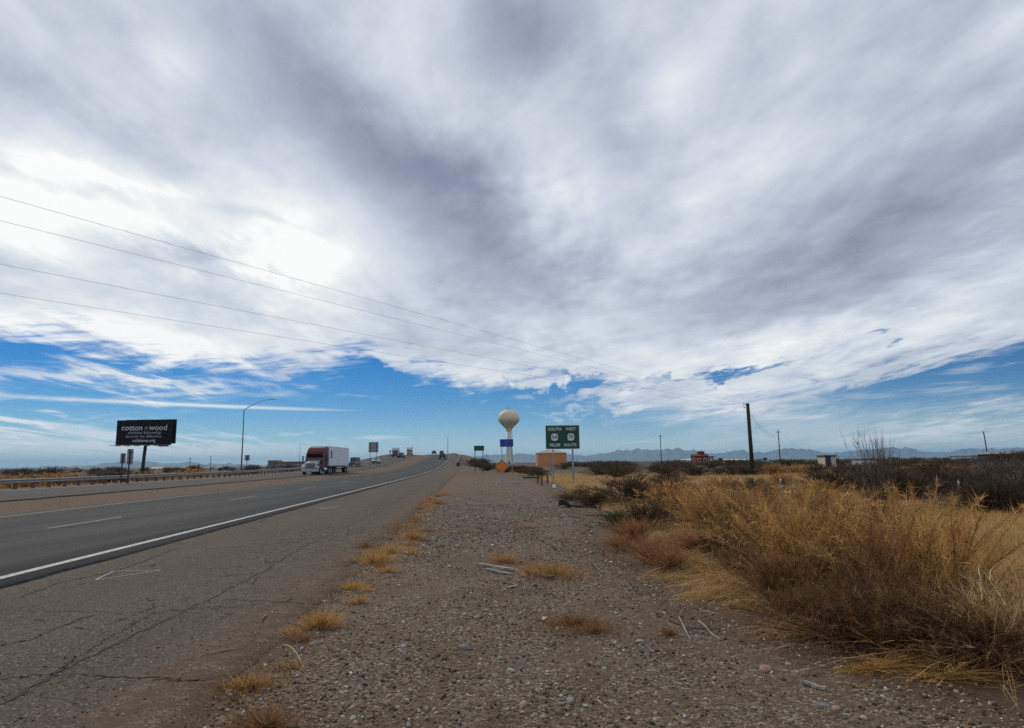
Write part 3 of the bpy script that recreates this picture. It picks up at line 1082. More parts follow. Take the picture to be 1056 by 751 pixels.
rl.tube([(2.2 * math.cos(2 * math.pi * k / 20), 2.2 * math.sin(2 * math.pi * k / 20), zt + .8) for k in range(21)], .05, 5)
rl.build('railing', M_STEEL, wt)
MB().lathe([(1.3, zt - .3), (1.3, zt + .25), (.5, zt + .5)], 20).build('hatch', M_TOWER, wt)
MB().box((0, -3.92, 1.2), (1.4, 0.25, 2.6)).build('door', M_DARKST, wt)


# ---- buildings
def building(name, label, pxl, pxr, ptop, pbase, D, depth, wm_, rm, roof='flat', wins=0, door=None, rh=0.0, cat='building', rz=0.0, wm2=None):
    a, b = at(pxl, pbase, D), at(pxr, pbase, D)
    w = b.x - a.x; cx = (a.x + b.x) / 2
    zb = gz(cx, D)
    H = at((pxl + pxr) / 2, ptop, D).z - zb
    t = thing(name, label, cat, (cx, D, zb), rz)
    wl = MB().box((0, depth / 2, H / 2 - .4), (w, depth, H + .8)).build('wall', wm_, t)
    if roof == 'flat':
        MB().box((0, depth / 2, H + .12), (w + .4, depth + .4, 0.24)).build('roof', rm, t)
    elif roof == 'hip':
        MB().box((0, depth / 2, H + rh / 2), (w + .6, depth + .6, rh), (0.30, 0.30)).build('roof', rm, t)
    elif roof == 'gable':
        MB().prism([(-w / 2 - .3, H), (w / 2 + .3, H), (0, H + rh)], -.3, depth + .3, 'y').build('roof', rm, t)
    elif roof == 'gable_x':
        MB().prism([(-.3, H), (depth + .3, H), (depth / 2, H + rh)], -w / 2 - .3, w / 2 + .3, 'x').build('roof', rm, t)
    for k in range(wins):
        x = -w / 2 + w * (k + .5) / wins
        fr = MB().box((x, -.02, H * .56), (w / wins * .5, .08, H * .36)).build('window', M_SWHITE, t)
        MB().box((x, -.065, H * .56), (w / wins * .42, .03, H * .29)).build('pane', M_GLASS, fr)
    if door is not None:
        MB().box((door * w, -.03, 1.02), (1.0, .08, 2.06)).build('door', M_DARKST, t)
    return t, w, H


M_TAN = mat('tan_stucco', (0.58, 0.24, 0.09), 0.9, var=0.1, vscale=.5)
M_PALEROOF = mat('pale_roof', (0.40, 0.31, 0.24), 0.8, var=0.1)
M_CREAM = mat('cream_wall', (0.55, 0.48, 0.38), 0.9, var=0.1)
M_OFFWH = mat('offwhite_wall', (0.58, 0.55, 0.50), 0.9, var=0.12)
M_GREYROOF = mat('grey_roof', (0.22, 0.21, 0.21), 0.8, var=0.1)
M_REDW = mat('red_board', (0.20, 0.026, 0.022), 0.85, var=0.2, vscale=2)
M_BRN = mat('brown_wall', (0.20, 0.14, 0.10), 0.9, var=0.15)
M_REDROOF = mat('dark_red_roof', (0.13, 0.03, 0.028), 0.85, var=0.2)

t, w, H = building('tank_building', 'orange-tan building with a low pale roof behind the green route sign', 553.5, 584.5, 467.3, 481, 235, 9, M_TAN, M_PALEROOF, 'hip', rh=1.1)
MB().box((-w * .47, -.05, H * .45), (w * .05, .3, H * .9)).build('pilaster', M_CREAM, t)
t, w, H = building('storage_building', 'long low tan building with dark openings behind the truck', 283, 316, 476.5, 486, 300, 8, M_TAN if False else M_BRN, M_PALEROOF, 'flat', wins=9)
building('storage_shed', 'low brown shed at the end of the long tan building', 276, 284, 475.4, 486, 300, 8, M_BRN, M_GREYROOF, 'flat', door=0.1)
# red railway-car-like building
t, w, H = building('red_house', 'small red wooden building with a cupola and pale end wall', 717.6, 731, 470.2, 481, 190, 5, M_REDW, M_REDROOF, 'gable_x', rh=.55, wins=2)
MB().box((w * .1, 2.4, H + .75), (1.7, 1.5, 0.9)).build('cupola', M_REDW, t)
MB().box((w * .1, 2.4, H + 1.25), (2.0, 1.8, 0.14)).build('cupola_roof', M_REDROOF, t)
MB().tube([(w * .2, 2.4, H + 1.2), (w * .2, 2.4, H + 1.9)], .06, 6).build('chimney', M_DARKST, t)
MB().box((w / 2 + .75, 2.4, H * .45), (1.5, 4.6, H * .9)).build('porch_wall', M_OFFWH, t)
for k in (-.35, .35):
    MB().box((w / 2 + .75 + k * 1.1, .06, H * .55), (0.22, .08, H * .75)).build('porch_panel', M_REDW, t)
MB().box((w / 2 + .8, 2.4, H * .93), (1.9, 5.2, .14)).build('porch_roof', M_REDROOF, t)
building('low_building', 'low cream building just left of the red house', 706, 717, 474.6, 480, 260, 8, M_CREAM, M_OFFWH, 'gable_x', rh=.5, wins=3)
building('red_shed', 'low red shed just right of the red house', 737.5, 746, 476.4, 481, 185, 4, M_REDW, M_REDROOF, 'flat', door=.2)
building('low_building', 'long cream building between the red house and the thick pole', 748, 771, 474.6, 480, 290, 10, M_CREAM, M_OFFWH, 'gable_x', rh=.5, wins=6)
building('white_trailer', 'white trailer home right of the thick utility pole', 784, 793, 475.8, 480, 210, 3, M_OFFWH, M_SWHITE, 'flat', wins=3, door=.1)
building('pale_shed', 'square cream shed above the dark scrub', 851, 862.5, 470.8, 480, 130, 3, M_CREAM, M_DARKST, 'flat', door=-.2)
t, w, H = building('sale_sign', 'long white board with faint red lettering above the golden bushes', 879.5, 903.5, 475.6, 482, 95, .3, M_BRN, M_BRN, 'none', cat='sign board')
zc_ = H + .02
MB().box((0, -.05, H - .25), (w, .10, .62)).build('board', M_SWHITE, t)
M_PINK = mat('faded_red_print', (0.45, 0.16, 0.15), 0.8)
lettering('- - - - -  - - - -', 0.5, M_PINK, t, (0, -.11, H - .25), FRONT)
building('grey_building', 'flat grey-blue building near the right edge of the scene', 1003, 1024, 470.4, 478, 200, 10, mat('blue_grey_wall', (0.30, 0.34, 0.38), .8), M_GREYROOF, 'flat')
building('dark_barn', 'dark barn among trees at the far right', 1041, 1066, 468, 478, 120, 8, mat('dark_barn_wall', (0.05, 0.045, 0.045), .9), M_GREYROOF, 'gable', rh=.5)
building('white_van_body', 'small white box shed beside the dark barn', 1025.5, 1039, 472.6, 478, 150, 4, M_OFFWH, M_GREYROOF, 'flat', cat='shed')
# town roofs far left
rnd = random.Random(5)
town = [(6, 22, 700), (30, 40, 900), (62, 74, 640), (88, 97, 800), (152, 166, 620), (170, 180, 880), (186, 199, 700), (206, 216, 820), (221, 230, 640), (262, 273, 760)]
names = ['leftmost', 'second', 'third', 'fourth', 'fifth', 'sixth', 'seventh', 'eighth', 'ninth', 'tenth']
for i, (a, b, D) in enumerate(town):
    hor = 483 - .0114 * (a + b) / 2
    wm_ = rnd.choice([M_OFFWH, M_CREAM, M_TAN, M_BRN]); rm = rnd.choice([M_GREYROOF, M_PALEROOF, M_REDROOF])
    t, w, H = building('town_house', 'far town house below the left horizon, %s from the left' % names[i], a, b, hor + 2.3 + rnd.uniform(-.6, .5), hor + 8, D, 12, wm_, rm, 'gable_x', rh=1.6, wins=3)
    t['group'] = 'far houses on the left'


# ---- utility poles and wires
def utility_pole(px, ptop, D, r, label, lean=0.0, arm=None):
    x = at(px, ptop + 40, D).x
    zb = gz(x, D); H = at(px, ptop, D).z - zb
    t = thing('utility_pole', label, 'utility pole', (x, D, zb))
    MB().tube([(0, 0, -.5), (lean * .5, 0, H * .5), (lean, 0, H)], [r * 1.12, r, r * .88], 12).build('pole', M_WOOD, t, True)
    for k, dz in enumerate((.12, .55)):
        ins = MB().tube([(lean - r, 0, H - dz), (lean - r - .22, 0, H - dz + .05)], 0.035, 6)
        ins.lathe([(.05, -.06), (.075, 0), (.05, .06)], 8, (lean - r - .24, 0, H - dz + .08))
        ins.build('insulator', M_STEEL, t)
    if arm:
        MB().box((lean, -.1, H - .5), (arm, .1, .12)).build('crossarm', M_WOOD, t)
    return Vector((x + lean, D, zb + H)), t


A, tp = utility_pole(774.3, 416, 80, 0.225, 'thick dark utility pole standing right of the red house', lean=-.10)
Bp, _ = utility_pole(805.2, 444, 205, 0.15, 'thin utility pole behind and right of the thick pole', arm=1.8)
C_, _ = utility_pole(682.6, 448.5, 230, 0.13, 'lone thin pole left of the red house', arm=1.6)
D_, _ = utility_pole(1020.6, 445, 190, 0.15, 'leaning utility pole near the right edge', lean=-.5)
E_, _ = utility_pole(194, 472, 420, 0.16, 'far utility pole beyond the billboard, the left one', arm=2)
F_, _ = utility_pole(215.5, 470, 430, 0.16, 'far utility pole between the billboard and street light', arm=2)


def wire(p, q, sag, label, r=0.011, n=40):
    p, q = Vector(p), Vector(q)
    pts = []
    for i in range(n + 1):
        t_ = i / n
        v = p.lerp(q, t_); v.z -= sag * 4 * t_ * (1 - t_); pts.append(v)
    o = MB().tube(pts, r, 5).build('overhead_wire', M_WIRE)
    tag(o, label, 'wire', 'overhead wires')
    return o


wlab = ['topmost overhead wire crossing the cloudy sky to the thick pole', 'second overhead wire from the top crossing the sky',
        'third overhead wire from the top crossing the sky', 'lowest overhead wire crossing the sky to the thick pole']
for k, (py0, dy_, dzp) in enumerate(((201, 17.5, .05), (226, 18.0, .20), (271, 19.5, .45), (301, 21.0, .65))):
    p1 = A + Vector((-.28, -.05, -dzp))
    p0 = at(0, py0, dy_)
    q = p1 + (p0 - p1) * 1.45
    wire(p1, q, 0.05, wlab[k], 0.0046)
for k in range(3):
    wire(A + Vector((.22, .1, -1.0 - .35 * k)), Bp + Vector((0.0, 0, -.5 - .3 * k)), 1.6,
         ['upper', 'middle', 'lower'][k] + ' sagging wire from the thick pole to the thin pole behind', 0.014)
wire(Bp + Vector((.5, 0, -.4)), at(850, 471, 330), 2.0, 'faint wire running right from the thin pole toward the mountains', 0.02)

# ---- white marker posts in the field
for px, p0, p1, D, lab in ((804.5, 492.5, 501, 27, 'slim white marker post in the brown scrub'), (988, 495, 500.5, 30, 'short white marker post in the grey thicket at right')):
    c0 = at(px, p0, D); zb = gz(c0.x, D)
    t = thing('marker_post', lab, 'marker post', (c0.x, D, zb))
    MB().box((0, 0, (c0.z - zb) / 2 - .1), (0.055, 0.03, c0.z - zb + .2)).build('post', M_ALU, t)
    MB().box((0, -.02, c0.z - zb - .1), (0.06, 0.012, 0.1)).build('reflector', M_SWHITE, t)

# ---- utility standpipes beside the verge
M_RUST = mat('rusty_steel', (0.13, 0.055, 0.030), 0.85, 0.2, var=0.4, vscale=6)
for px, py, hh_, lab in ((554.5, 499, .55, 'short rusty post left of the green sign, leftmost of three'), (558.5, 500.5, .62, 'short rusty post left of the green sign, middle of three'), (564.5, 499, .48, 'short rusty post left of the green sign, nearest the sign')):
    c0 = gp(px, py)
    t = thing('rusty_post', lab, 'post', c0)
    MB().tube([(0, 0, -.2), (.02, 0, hh_)], [.055, .05], 8).build('shaft', M_RUST, t)
    MB().tube([(.02, 0, hh_), (.02, 0, hh_ + .04)], .07, 8).build('cap', M_BLACK, t)
c0 = gp(548, 494.5)
t = thing('fallen_timber', 'dark fallen timber lying in the brush behind the rusty posts', 'timber', c0, R(8))
MB().box((0, 0, .16), (1.5, .16, .13)).build('plank', M_BLACK, t)
MB().box((-.5, 0, .04), (.2, .3, .14)).build('block', M_GREYWOOD, t)
MB().box((.5, 0, .04), (.2, .3, .14)).build('block', M_GREYWOOD, t)

# ---- discarded truck tyre piece and log near the sign foot
c0 = gp(590, 523.5)
t = thing('tyre_scrap', 'black strip of burst truck tyre lying below the green sign', 'tyre scrap', c0, R(-7))
v, f = [], []
NN = 18
for i in range(NN + 1):
    s_ = i / NN; x = -.42 + 1.35 * s_; hgt = .20 * math.exp(-((s_ - .08) / .20) ** 2) + .04
    for yy in (-.10, .10):
        v.append((x, yy + .05 * math.sin(5 * s_), hgt + .02 * math.sin(17 * s_))); v.append((x, yy + .05 * math.sin(5 * s_), max(-.01, hgt - .16)))
for i in range(NN):
    a = 4 * i
    f += [(a, a + 2, a + 6, a + 4), (a, a + 4, a + 5, a + 1), (a + 2, a + 3, a + 7, a + 6), (a + 1, a + 5, a + 7, a + 3)]
MB().add(v, f).build('tread', M_RUBBER, t)
# bottle
c0 = gp(571.5, 504)
t = thing('plastic_jug', 'small white plastic jug lying by the sign post', 'jug', c0)
MB().lathe([(.08, 0), (.10, .03), (.10, .16), (.04, .22), (.035, .25)], 14).build('body', M_SWHITE, t, True)
MB().lathe([(.038, .25), (.038, .28)], 10).build('cap', M_TAIL, t)


# ================================================================== vehicles
def wheel(parent, x, y, r, w, rims=True):
    ty = MB().tube([(x - w / 2, y, r), (x - w * .35, y, r), (x + w * .35, y, r), (x + w / 2, y, r)], [r * .9, r, r, r * .9], 18).build('wheel', M_RUBBER, parent)
    if rims:
        MB().tube([(x - w / 2 - .012, y, r), (x + w / 2 + .012, y, r)], r * .58, 14).build('rim', M_RIM, ty)
    return ty


def bevel(o, wd=0.04, seg=2):
    m = o.modifiers.new('b', 'BEVEL'); m.width = wd; m.segments = seg; m.limit_method = 'ANGLE'
    return o


def car(label, u, y, away, kind, colr, name='car', cat='car'):
    """kind: sedan, suv, pickup, van; local frame: front toward -Y"""
    x = float(edge_x(y)) + u
    head = math.atan2(0.067 + 0.0006 * max(0, y - 200), 1)
    t = thing(name, label, cat, (x, y, float(road_z(y)) + 0.048), head + (math.pi if away else 0))
    m = mat('car_paint', colr, 0.3, 0.2, spec=0.6)
    L = {'sedan': 4.7, 'suv': 4.8, 'pickup': 5.7, 'van': 5.4}[kind]; w = {'sedan': 1.8, 'suv': 1.95, 'pickup': 2.0, 'van': 2.05}[kind]
    f, b = -L / 2, L / 2
    gh = .28 if kind == 'sedan' else .38
    belt = {'sedan': .92, 'suv': 1.08, 'pickup': 1.12, 'van': 1.15}[kind]
    top_ = {'sedan': 1.45, 'suv': 1.80, 'pickup': 1.86, 'van': 2.15}[kind]
    body = [(f, gh + .05), (f - .02, belt - .28), (f + .12, belt - .12), (f + 1.15, belt), (b - .12, belt), (b, belt - .15), (b, gh + .05)]
    bevel(MB().prism(body, -w / 2, w / 2, 'x').build('body', m, t), .07)
    if kind == 'sedan': cab = [(f + 1.15, belt - .02), (f + 1.95, top_), (b - 1.35, top_), (b - .55, belt - .02)]
    elif kind == 'pickup': cab = [(f + 1.35, belt - .02), (f + 1.95, top_), (f + 3.55, top_), (f + 3.75, belt - .02)]
    else: cab = [(f + 1.1, belt - .02), (f + 1.75, top_), (b - .35, top_), (b - .1, belt - .02)]
    wi = w * .84
    bevel(MB().prism(cab, -wi / 2, wi / 2, 'x').build('cabin', m, t), .09)
    h0, h1 = belt + .05, top_ - .12
    y0 = cab[0][0]; y1 = cab[1][0]; ya, yb = cab[2][0], cab[3][0]
    k = lambda z, p, q: p + (q - p) * (z - belt) / (top_ - belt)
    MB().add([(-wi * .44, k(h0, y0, y1) - .03, h0), (wi * .44, k(h0, y0, y1) - .03, h0), (wi * .40, k(h1, y0, y1) - .03, h1), (-wi * .40, k(h1, y0, y1) - .03, h1)], [(0, 1, 2, 3)]).build('windscreen', M_GLASS, t)
    MB().add([(-wi * .42, k(h0, yb, ya) + .03, h0), (wi * .42, k(h0, yb, ya) + .03, h0), (wi * .38, k(h1, yb, ya) + .03, h1), (-wi * .38, k(h1, yb, ya) + .03, h1)], [(3, 2, 1, 0)]).build('rear_window', M_GLASS, t)
    for s_ in (-1, 1):
        xx = s_ * (wi / 2 + .008)
        MB().add([(xx, k(h0, y0, y1) + .25, h0), (xx, k(h0, yb, ya) - .15, h0), (xx, k(h1, yb, ya) - .12, h1), (xx, k(h1, y0, y1) + .12, h1)], [(0, 1, 2, 3)]).build('side_window', M_GLASS, t)
        MB().box((s_ * w * .37, f - .02, belt - .30), (.36, .10, .15)).build('headlight', M_LAMP, t)
        MB().box((s_ * w * .43, b + .01, belt - .22), (.20, .08, .28)).build('tail_light', M_TAIL, t)
        MB().box((s_ * (w / 2 + .09), y0 + .35, belt + .08), (.2, .1, .14)).build('mirror', m, t)
        for yy in (f + .95, b - 1.0): wheel(t, s_ * (w / 2 - .10), yy, .34 if kind == 'sedan' else .39, .24)
    MB().box((0, f - .05, gh + .18), (w * .96, .14, .22)).build('front_bumper', M_DARKST, t)
    MB().box((0, f - .03, belt - .30), (w * .46, .05, .16)).build('grille', M_BLACK, t)
    MB().box((0, b + .05, gh + .18), (w * .96, .14, .22)).build('rear_bumper', M_DARKST, t)
    MB().box((0, b + .13, gh + .22), (.34, .02, .14)).build('licence_plate', M_SWHITE, t)
    if kind == 'pickup':
        MB().box((0, b - 1.0, belt + .004), (w * .78, 1.6, .02)).build('bed_liner', M_BLACK, t)
    return t


def box_truck(label, u, y, colr, away=False):
    x = float(edge_x(y)) + u
    t = thing('box_truck', label, 'truck', (x, y, float(road_z(y)) + .048), math.atan2(0.067 + 0.0006 * max(0, y - 200), 1) + (math.pi if away else 0))
    m = mat('truck_paint', colr, .35, spec=.5)
    bevel(MB().box((0, 2.2, 2.15), (2.45, 5.6, 2.5)).build('cargo_box', M_SWHITE, t), .04)
    bevel(MB().prism([(-2.6, .5), (-2.65, 1.25), (-2.2, 1.5), (-1.7, 2.5), (-.7, 2.5), (-.7, .5)], -1.05, 1.05, 'x').build('cab', m, t), .08)
    MB().add([(-.92, -2.19, 1.58), (.92, -2.19, 1.58), (.88, -1.78, 2.40), (-.88, -1.78, 2.40)], [(0, 1, 2, 3)]).build('windscreen', M_GLASS, t)
    for s_ in (-1, 1):
        MB().box((s_ * .75, -2.67, 1.0), (.3, .06, .2)).build('headlight', M_LAMP, t)
        for yy in (-1.8, 3.4): wheel(t, s_ * .92, yy, .45, .3)
    MB().box((0, 1.5, .62), (.9, 6.4, .28)).build('chassis', M_BLACK, t)
    MB().box((0, -2.70, 1.0), (1.0, .05, .35)).build('grille', M_BLACK, t)
    return t


# white and red semi truck
yT, uT = 92.0, -15.3
xT = float(edge_x(yT)) + uT
tr = thing('semi_truck', 'semi truck with red cab, white hood and white box trailer', 'truck', (xT, yT, .048), math.atan2(.045, 1))
M_TRED = mat('truck_red', (0.085, 0.006, 0.012), 0.5, .0, spec=.3)
M_TWH = mat('truck_white', (0.40, 0.39, 0.39), 0.35, spec=.5)
M_TRAIL = mat('trailer_white', (0.68, 0.70, 0.72), 0.5, var=.06, vscale=.6)
hood = [(-.15, .85), (-.25, 1.15), (-.18, 1.62), (1.55, 1.98), (1.75, 1.98), (1.75, .85)]
bevel(MB().prism(hood, -.82, .82, 'x').build('hood', M_TWH, tr), .10)
for s_ in (-1, 1):
    bevel(MB().prism([(-.1, .75), (-.15, 1.2), (.25, 1.42), (1.15, 1.42), (1.55, 1.05), (1.55, .85), (1.25, .85), (1.05, 1.1), (.45, 1.1), (.25, .7)], s_ * .80, s_ * 1.20, 'x').build('fender', M_TRED if s_ > 0 else M_TWH, tr), .04)
    hl = MB().box((s_ * .97, -.16, 1.12), (.34, .10, .26)).build('headlight', M_LAMP, tr)
    MB().box((s_ * 1.02, -.10, .93), (.3, .10, .10)).build('marker_light', mat('amber_lens', (.6, .2, .02), .3), tr)
bevel(MB().box((0, -.28, .62), (2.3, .35, .42)).build('front_bumper', M_CHROME, tr), .06)
gr_ = MB().box((0, -.235, 1.30), (1.10, .05, .62)).build('grille', M_BLACK, tr)
for k in range(5):
    MB().box((0, -.268, 1.06 + .12 * k), (1.06, .02, .035)).build('grille_bar', M_CHROME, gr_)
bevel(MB().prism([(1.60, .9), (1.60, 1.98), (2.05, 2.82), (2.25, 2.86), (5.0, 2.86), (5.0, .9)], -1.2, 1.2, 'x').build('cab', M_TRED, tr), .08)
bevel(MB().prism([(2.02, 2.80), (2.30, 3.25), (2.9, 3.72), (3.6, 3.90), (5.0, 3.90), (5.0, 2.80)], -1.19, 1.19, 'x').build('roof_fairing', M_TRED, tr), .12)
MB().add([(-1.10, 1.60, 2.04), (1.10, 1.60, 2.04), (1.08, 2.0, 2.78), (-1.08, 2.0, 2.78)], [(0, 1, 2, 3)]).build('windscreen', M_GLASS, tr)
MB().box((0, 1.72, 2.88), (2.3, .5, .10)).build('sun_visor', M_BLACK, tr)
for s_ in (-1, 1):
    MB().add([(s_ * 1.208, 1.85, 2.0), (s_ * 1.208, 2.95, 1.85), (s_ * 1.208, 2.95, 2.62), (s_ * 1.208, 2.15, 2.68)], [(0, 1, 2, 3)]).build('side_window', M_GLASS, tr)
    mr = MB().box((s_ * 1.52, 1.62, 2.25), (.14, .22, .72)).build('mirror', M_BLACK, tr)
    MB().tube([(s_ * 1.2, 1.75, 2.5), (s_ * 1.5, 1.66, 2.5)], .025, 6).build('mirror_arm', M_BLACK, mr)
    MB().tube([(s_ * 1.0, 2.2, .72), (s_ * 1.0, 3.9, .72)], .32, 14).build('fuel_tank', M_CHROME, tr)
    MB().box((s_ * 1.22, 4.2, 1.9), (.05, 1.3, 1.8)).build('side_extender', M_BLACK, tr)
    MB().tube([(s_ * 1.05, 5.15, .9), (s_ * 1.05, 5.15, 3.75)], .07, 8).build('exhaust_stack', M_CHROME, tr)
    wheel(tr, s_ * 1.03, .75, .52, .32)
    for yy in (5.6, 6.9): wheel(tr, s_ * .95, yy, .52, .58)
    for k in (0, 1): wheel(tr, s_ * .95, 17.4 + 1.28 * k, .52, .58)
    MB().box((s_ * .8, 8.3, .75), (.12, .12, 1.1)).build('landing_leg', M_STEEL, tr)
    MB().box((s_ * 1.302, 12.2, 1.22), (.02, 13.6, .16)).build('side_rail', M_ALU, tr)
MB().box((0, 4.2, .78), (.9, 8.2, .26)).build('chassis', M_BLACK, tr)
tb = MB().box((0, 12.2, 2.62), (2.6, 14.2, 2.82)).build('trailer_box', M_TRAIL, tr)
for k in range(12):
    for s_ in (-1, 1):
        MB().box((s_ * 1.304, 5.7 + k * 1.18, 2.66), (.012, .05, 2.6)).build('panel_seam', M_ALU, tb)
MB().box((1.309, 6.6, 2.85), (.012, .75, 1.1)).build('logo_panel', M_DARKST, tb)
MB().box((0, 12.2, 1.12), (1.0, 13.2, .2)).build('trailer_frame', M_BLACK, tr)
MB().box((0, 19.2, .70), (2.3, .12, .14)).build('rear_guard', M_STEEL, tr)
for s_ in (-1, 1): MB().box((s_ * .7, 19.2, .9), (.1, .1, .5)).build('guard_strut', M_STEEL, tr)

car('blue-grey van in the oncoming lane behind the semi truck', -20.4, 158, False, 'van', (0.10, 0.12, 0.15), 'van', 'van')
car('white sedan with dark glass coming down the far approach', -18.6, 182, False, 'sedan', (0.62, 0.60, 0.60))
box_truck('white box truck with red cab coming over the bridge', -20.0, 250, (0.14, 0.02, 0.02))
car('red pickup coming down the bridge beside the box truck', -16.8, 236, False, 'pickup', (0.15, 0.012, 0.012), 'pickup', 'pickup truck')
box_truck('cream box truck near the crest in the oncoming lanes', -16.4, 285, (0.40, 0.34, 0.26))
car('dark car at the crest in the oncoming lanes', -16.6, 312, False, 'suv', (0.03, 0.03, 0.035))
car('black SUV driving away near the white edge line', -1.9, 214, True, 'suv', (0.014, 0.014, 0.016), 'suv', 'suv')
car('dark pickup at the crest in the left lane driving away', -5.6, 322, True, 'pickup', (0.025, 0.025, 0.03), 'pickup', 'pickup truck')
car('dark car at the crest in the right lane driving away', -1.9, 326, True, 'suv', (0.02, 0.03, 0.045), 'suv', 'suv')

# ================================================================== plants
M_VEG = veg_mat('dry_plant', 0.42)
M_LEAF = veg_mat('living_leaf', 0.25)
M_TWIG = col_mat('twig_bark')


def nrm(a): return a / np.maximum(np.linalg.norm(a, axis=-1, keepdims=True), 1e-9)


def blades(base, dirs, L, W, bend, col, segs=2, r=rng):
    """tapered curved blades: arrays of bases, unit directions, lengths, widths, bend vectors, colours"""
    n = len(base)
    side = nrm(np.cross(dirs, r.normal(size=(n, 3))))
    ts = np.linspace(0, 1, segs + 1)
    vs = []
    for k, t in enumerate(ts):
        p = base + dirs * (L * t)[:, None] + bend * (L * t * t)[:, None]
        if k < segs:
            w = (W * (1 - .55 * t))[:, None] * side * .5
            vs += [p - w, p + w]
        else:
            vs.append(p)
    m = len(vs)
    v = np.stack(vs, 1).reshape(-1, 3)
    o = np.arange(n) * m
    tr_ = []
    for k in range(segs - 1):
        a = 2 * k
        tr_ += [np.stack([o + a, o + a + 1, o + a + 3], 1), np.stack([o + a, o + a + 3, o + a + 2], 1)]
    a = 2 * (segs - 1)
    tr_.append(np.stack([o + a, o + a + 1, o + a + 2], 1))
    return v, np.concatenate(tr_), np.repeat(col, m, 0)


def cols(n, palette, r, jit=0.18):
    p = np.array(palette)[r.integers(0, len(palette), n)]
    return np.clip(p * (1 + r.normal(0, jit, (n, 1))), 0.004, 0.9)


def merge(parts):
    v, t, c = [], [], []; k = 0
    for a, b, d in parts:
        v.append(a); t.append(b + k); c.append(d); k += len(a)
    return np.concatenate(v), np.concatenate(t), np.concatenate(c)


GOLD = [(0.62, 0.37, 0.125), (0.54, 0.30, 0.095), (0.68, 0.44, 0.175), (0.46, 0.24, 0.08), (0.36, 0.19, 0.078)]
STRAW = [(0.58, 0.39, 0.18), (0.50, 0.31, 0.13), (0.64, 0.46, 0.25), (0.38, 0.22, 0.10)]
BROWN = [(0.21, 0.115, 0.062), (0.28, 0.155, 0.076), (0.15, 0.085, 0.050), (0.36, 0.21, 0.095)]
RUSS = [(0.37, 0.175, 0.075), (0.29, 0.135, 0.065), (0.46, 0.25, 0.11), (0.25, 0.13, 0.07)]
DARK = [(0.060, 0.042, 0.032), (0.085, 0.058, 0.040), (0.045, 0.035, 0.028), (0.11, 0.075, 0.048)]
MESQ = [(0.085, 0.062, 0.045), (0.125, 0.085, 0.055), (0.065, 0.050, 0.038), (0.095, 0.084, 0.052), (0.17, 0.11, 0.062)]
GREEN = [(0.075, 0.095, 0.045), (0.10, 0.12, 0.06), (0.06, 0.075, 0.04)]
OLIVE = [(0.085, 0.078, 0.042), (0.11, 0.095, 0.05), (0.07, 0.06, 0.035)]
GREYS = [(0.17, 0.15, 0.135), (0.13, 0.115, 0.105), (0.22, 0.19, 0.17)]


def bush_mesh(seed, palette, stem_pal, n_stem, n_twig, spread, upright, twig_len, twig_w, droop=0.15, round_=0.0, h=1.0, rad=0.5, stem_w=0.010, seg_t=1):
    """unit-size bush: stems fanning from the root, fine twigs along them; returns (stem mesh, twig mesh)"""
    r = np.random.default_rng(seed)
    an = r.uniform(0, 2 * np.pi, n_stem); tilt = np.abs(r.normal(0, spread, n_stem)).clip(0, 1.45)
    d = np.stack([np.cos(an) * np.sin(tilt), np.sin(an) * np.sin(tilt), np.cos(tilt)], 1)
    base = np.stack([r.normal(0, rad * .25, n_stem), r.normal(0, rad * .25, n_stem), np.full(n_stem, -.03)], 1)
    Ls = r.uniform(.62, 1.05, n_stem) * h * (1 - round_ * (1 - np.cos(tilt)) * 0.9) / np.maximum(np.cos(tilt), .45)
    bend = np.stack([np.cos(an) * .22 + r.normal(0, .12, n_stem), np.sin(an) * .22 + r.normal(0, .12, n_stem), -droop * np.sin(tilt) + 0 * an], 1)
    sv_, stt, sc_ = blades(base, d, Ls, r.uniform(.6, 1.4, n_stem) * stem_w, bend, cols(n_stem, stem_pal, r), 4, r)
    i = r.integers(0, n_stem, n_twig)
    t = r.beta(2.2, 1.25, n_twig)
    p = base[i] + d[i] * (Ls[i] * t)[:, None] + bend[i] * (Ls[i] * t * t)[:, None]
    td = d[i] + 2 * bend[i] * t[:, None]
    td = nrm(td) * upright + r.normal(0, .62, (n_twig, 3)); td[:, 2] += .25 * upright
    td = nrm(td)
    # clump tint per stem
    cl = cols(n_twig, palette, r, .16) * (1 + r.normal(0, .26, n_stem))[i][:, None].clip(.55, 1.5)
    tv, tt, tcl = blades(p, td, r.uniform(.5, 1.3, n_twig) * twig_len, r.uniform(.6, 1.4, n_twig) * twig_w, r.normal(0, .25, (n_twig, 3)), cl, seg_t, r)
    tv[:, 2] = np.maximum(tv[:, 2], -.02)
    return arr_mesh('stems', sv_, stt, M_TWIG, sc_), arr_mesh('twigs', tv, tt, M_VEG, tcl)


KINDS = {}


def kind(name, n, **kw):
    KINDS[name] = [bush_mesh(hash_seed(name) + 17 * k, **kw) for k in range(n)]


def hash_seed(s): return sum(ord(c) * (i + 3) for i, c in enumerate(s)) % 10007


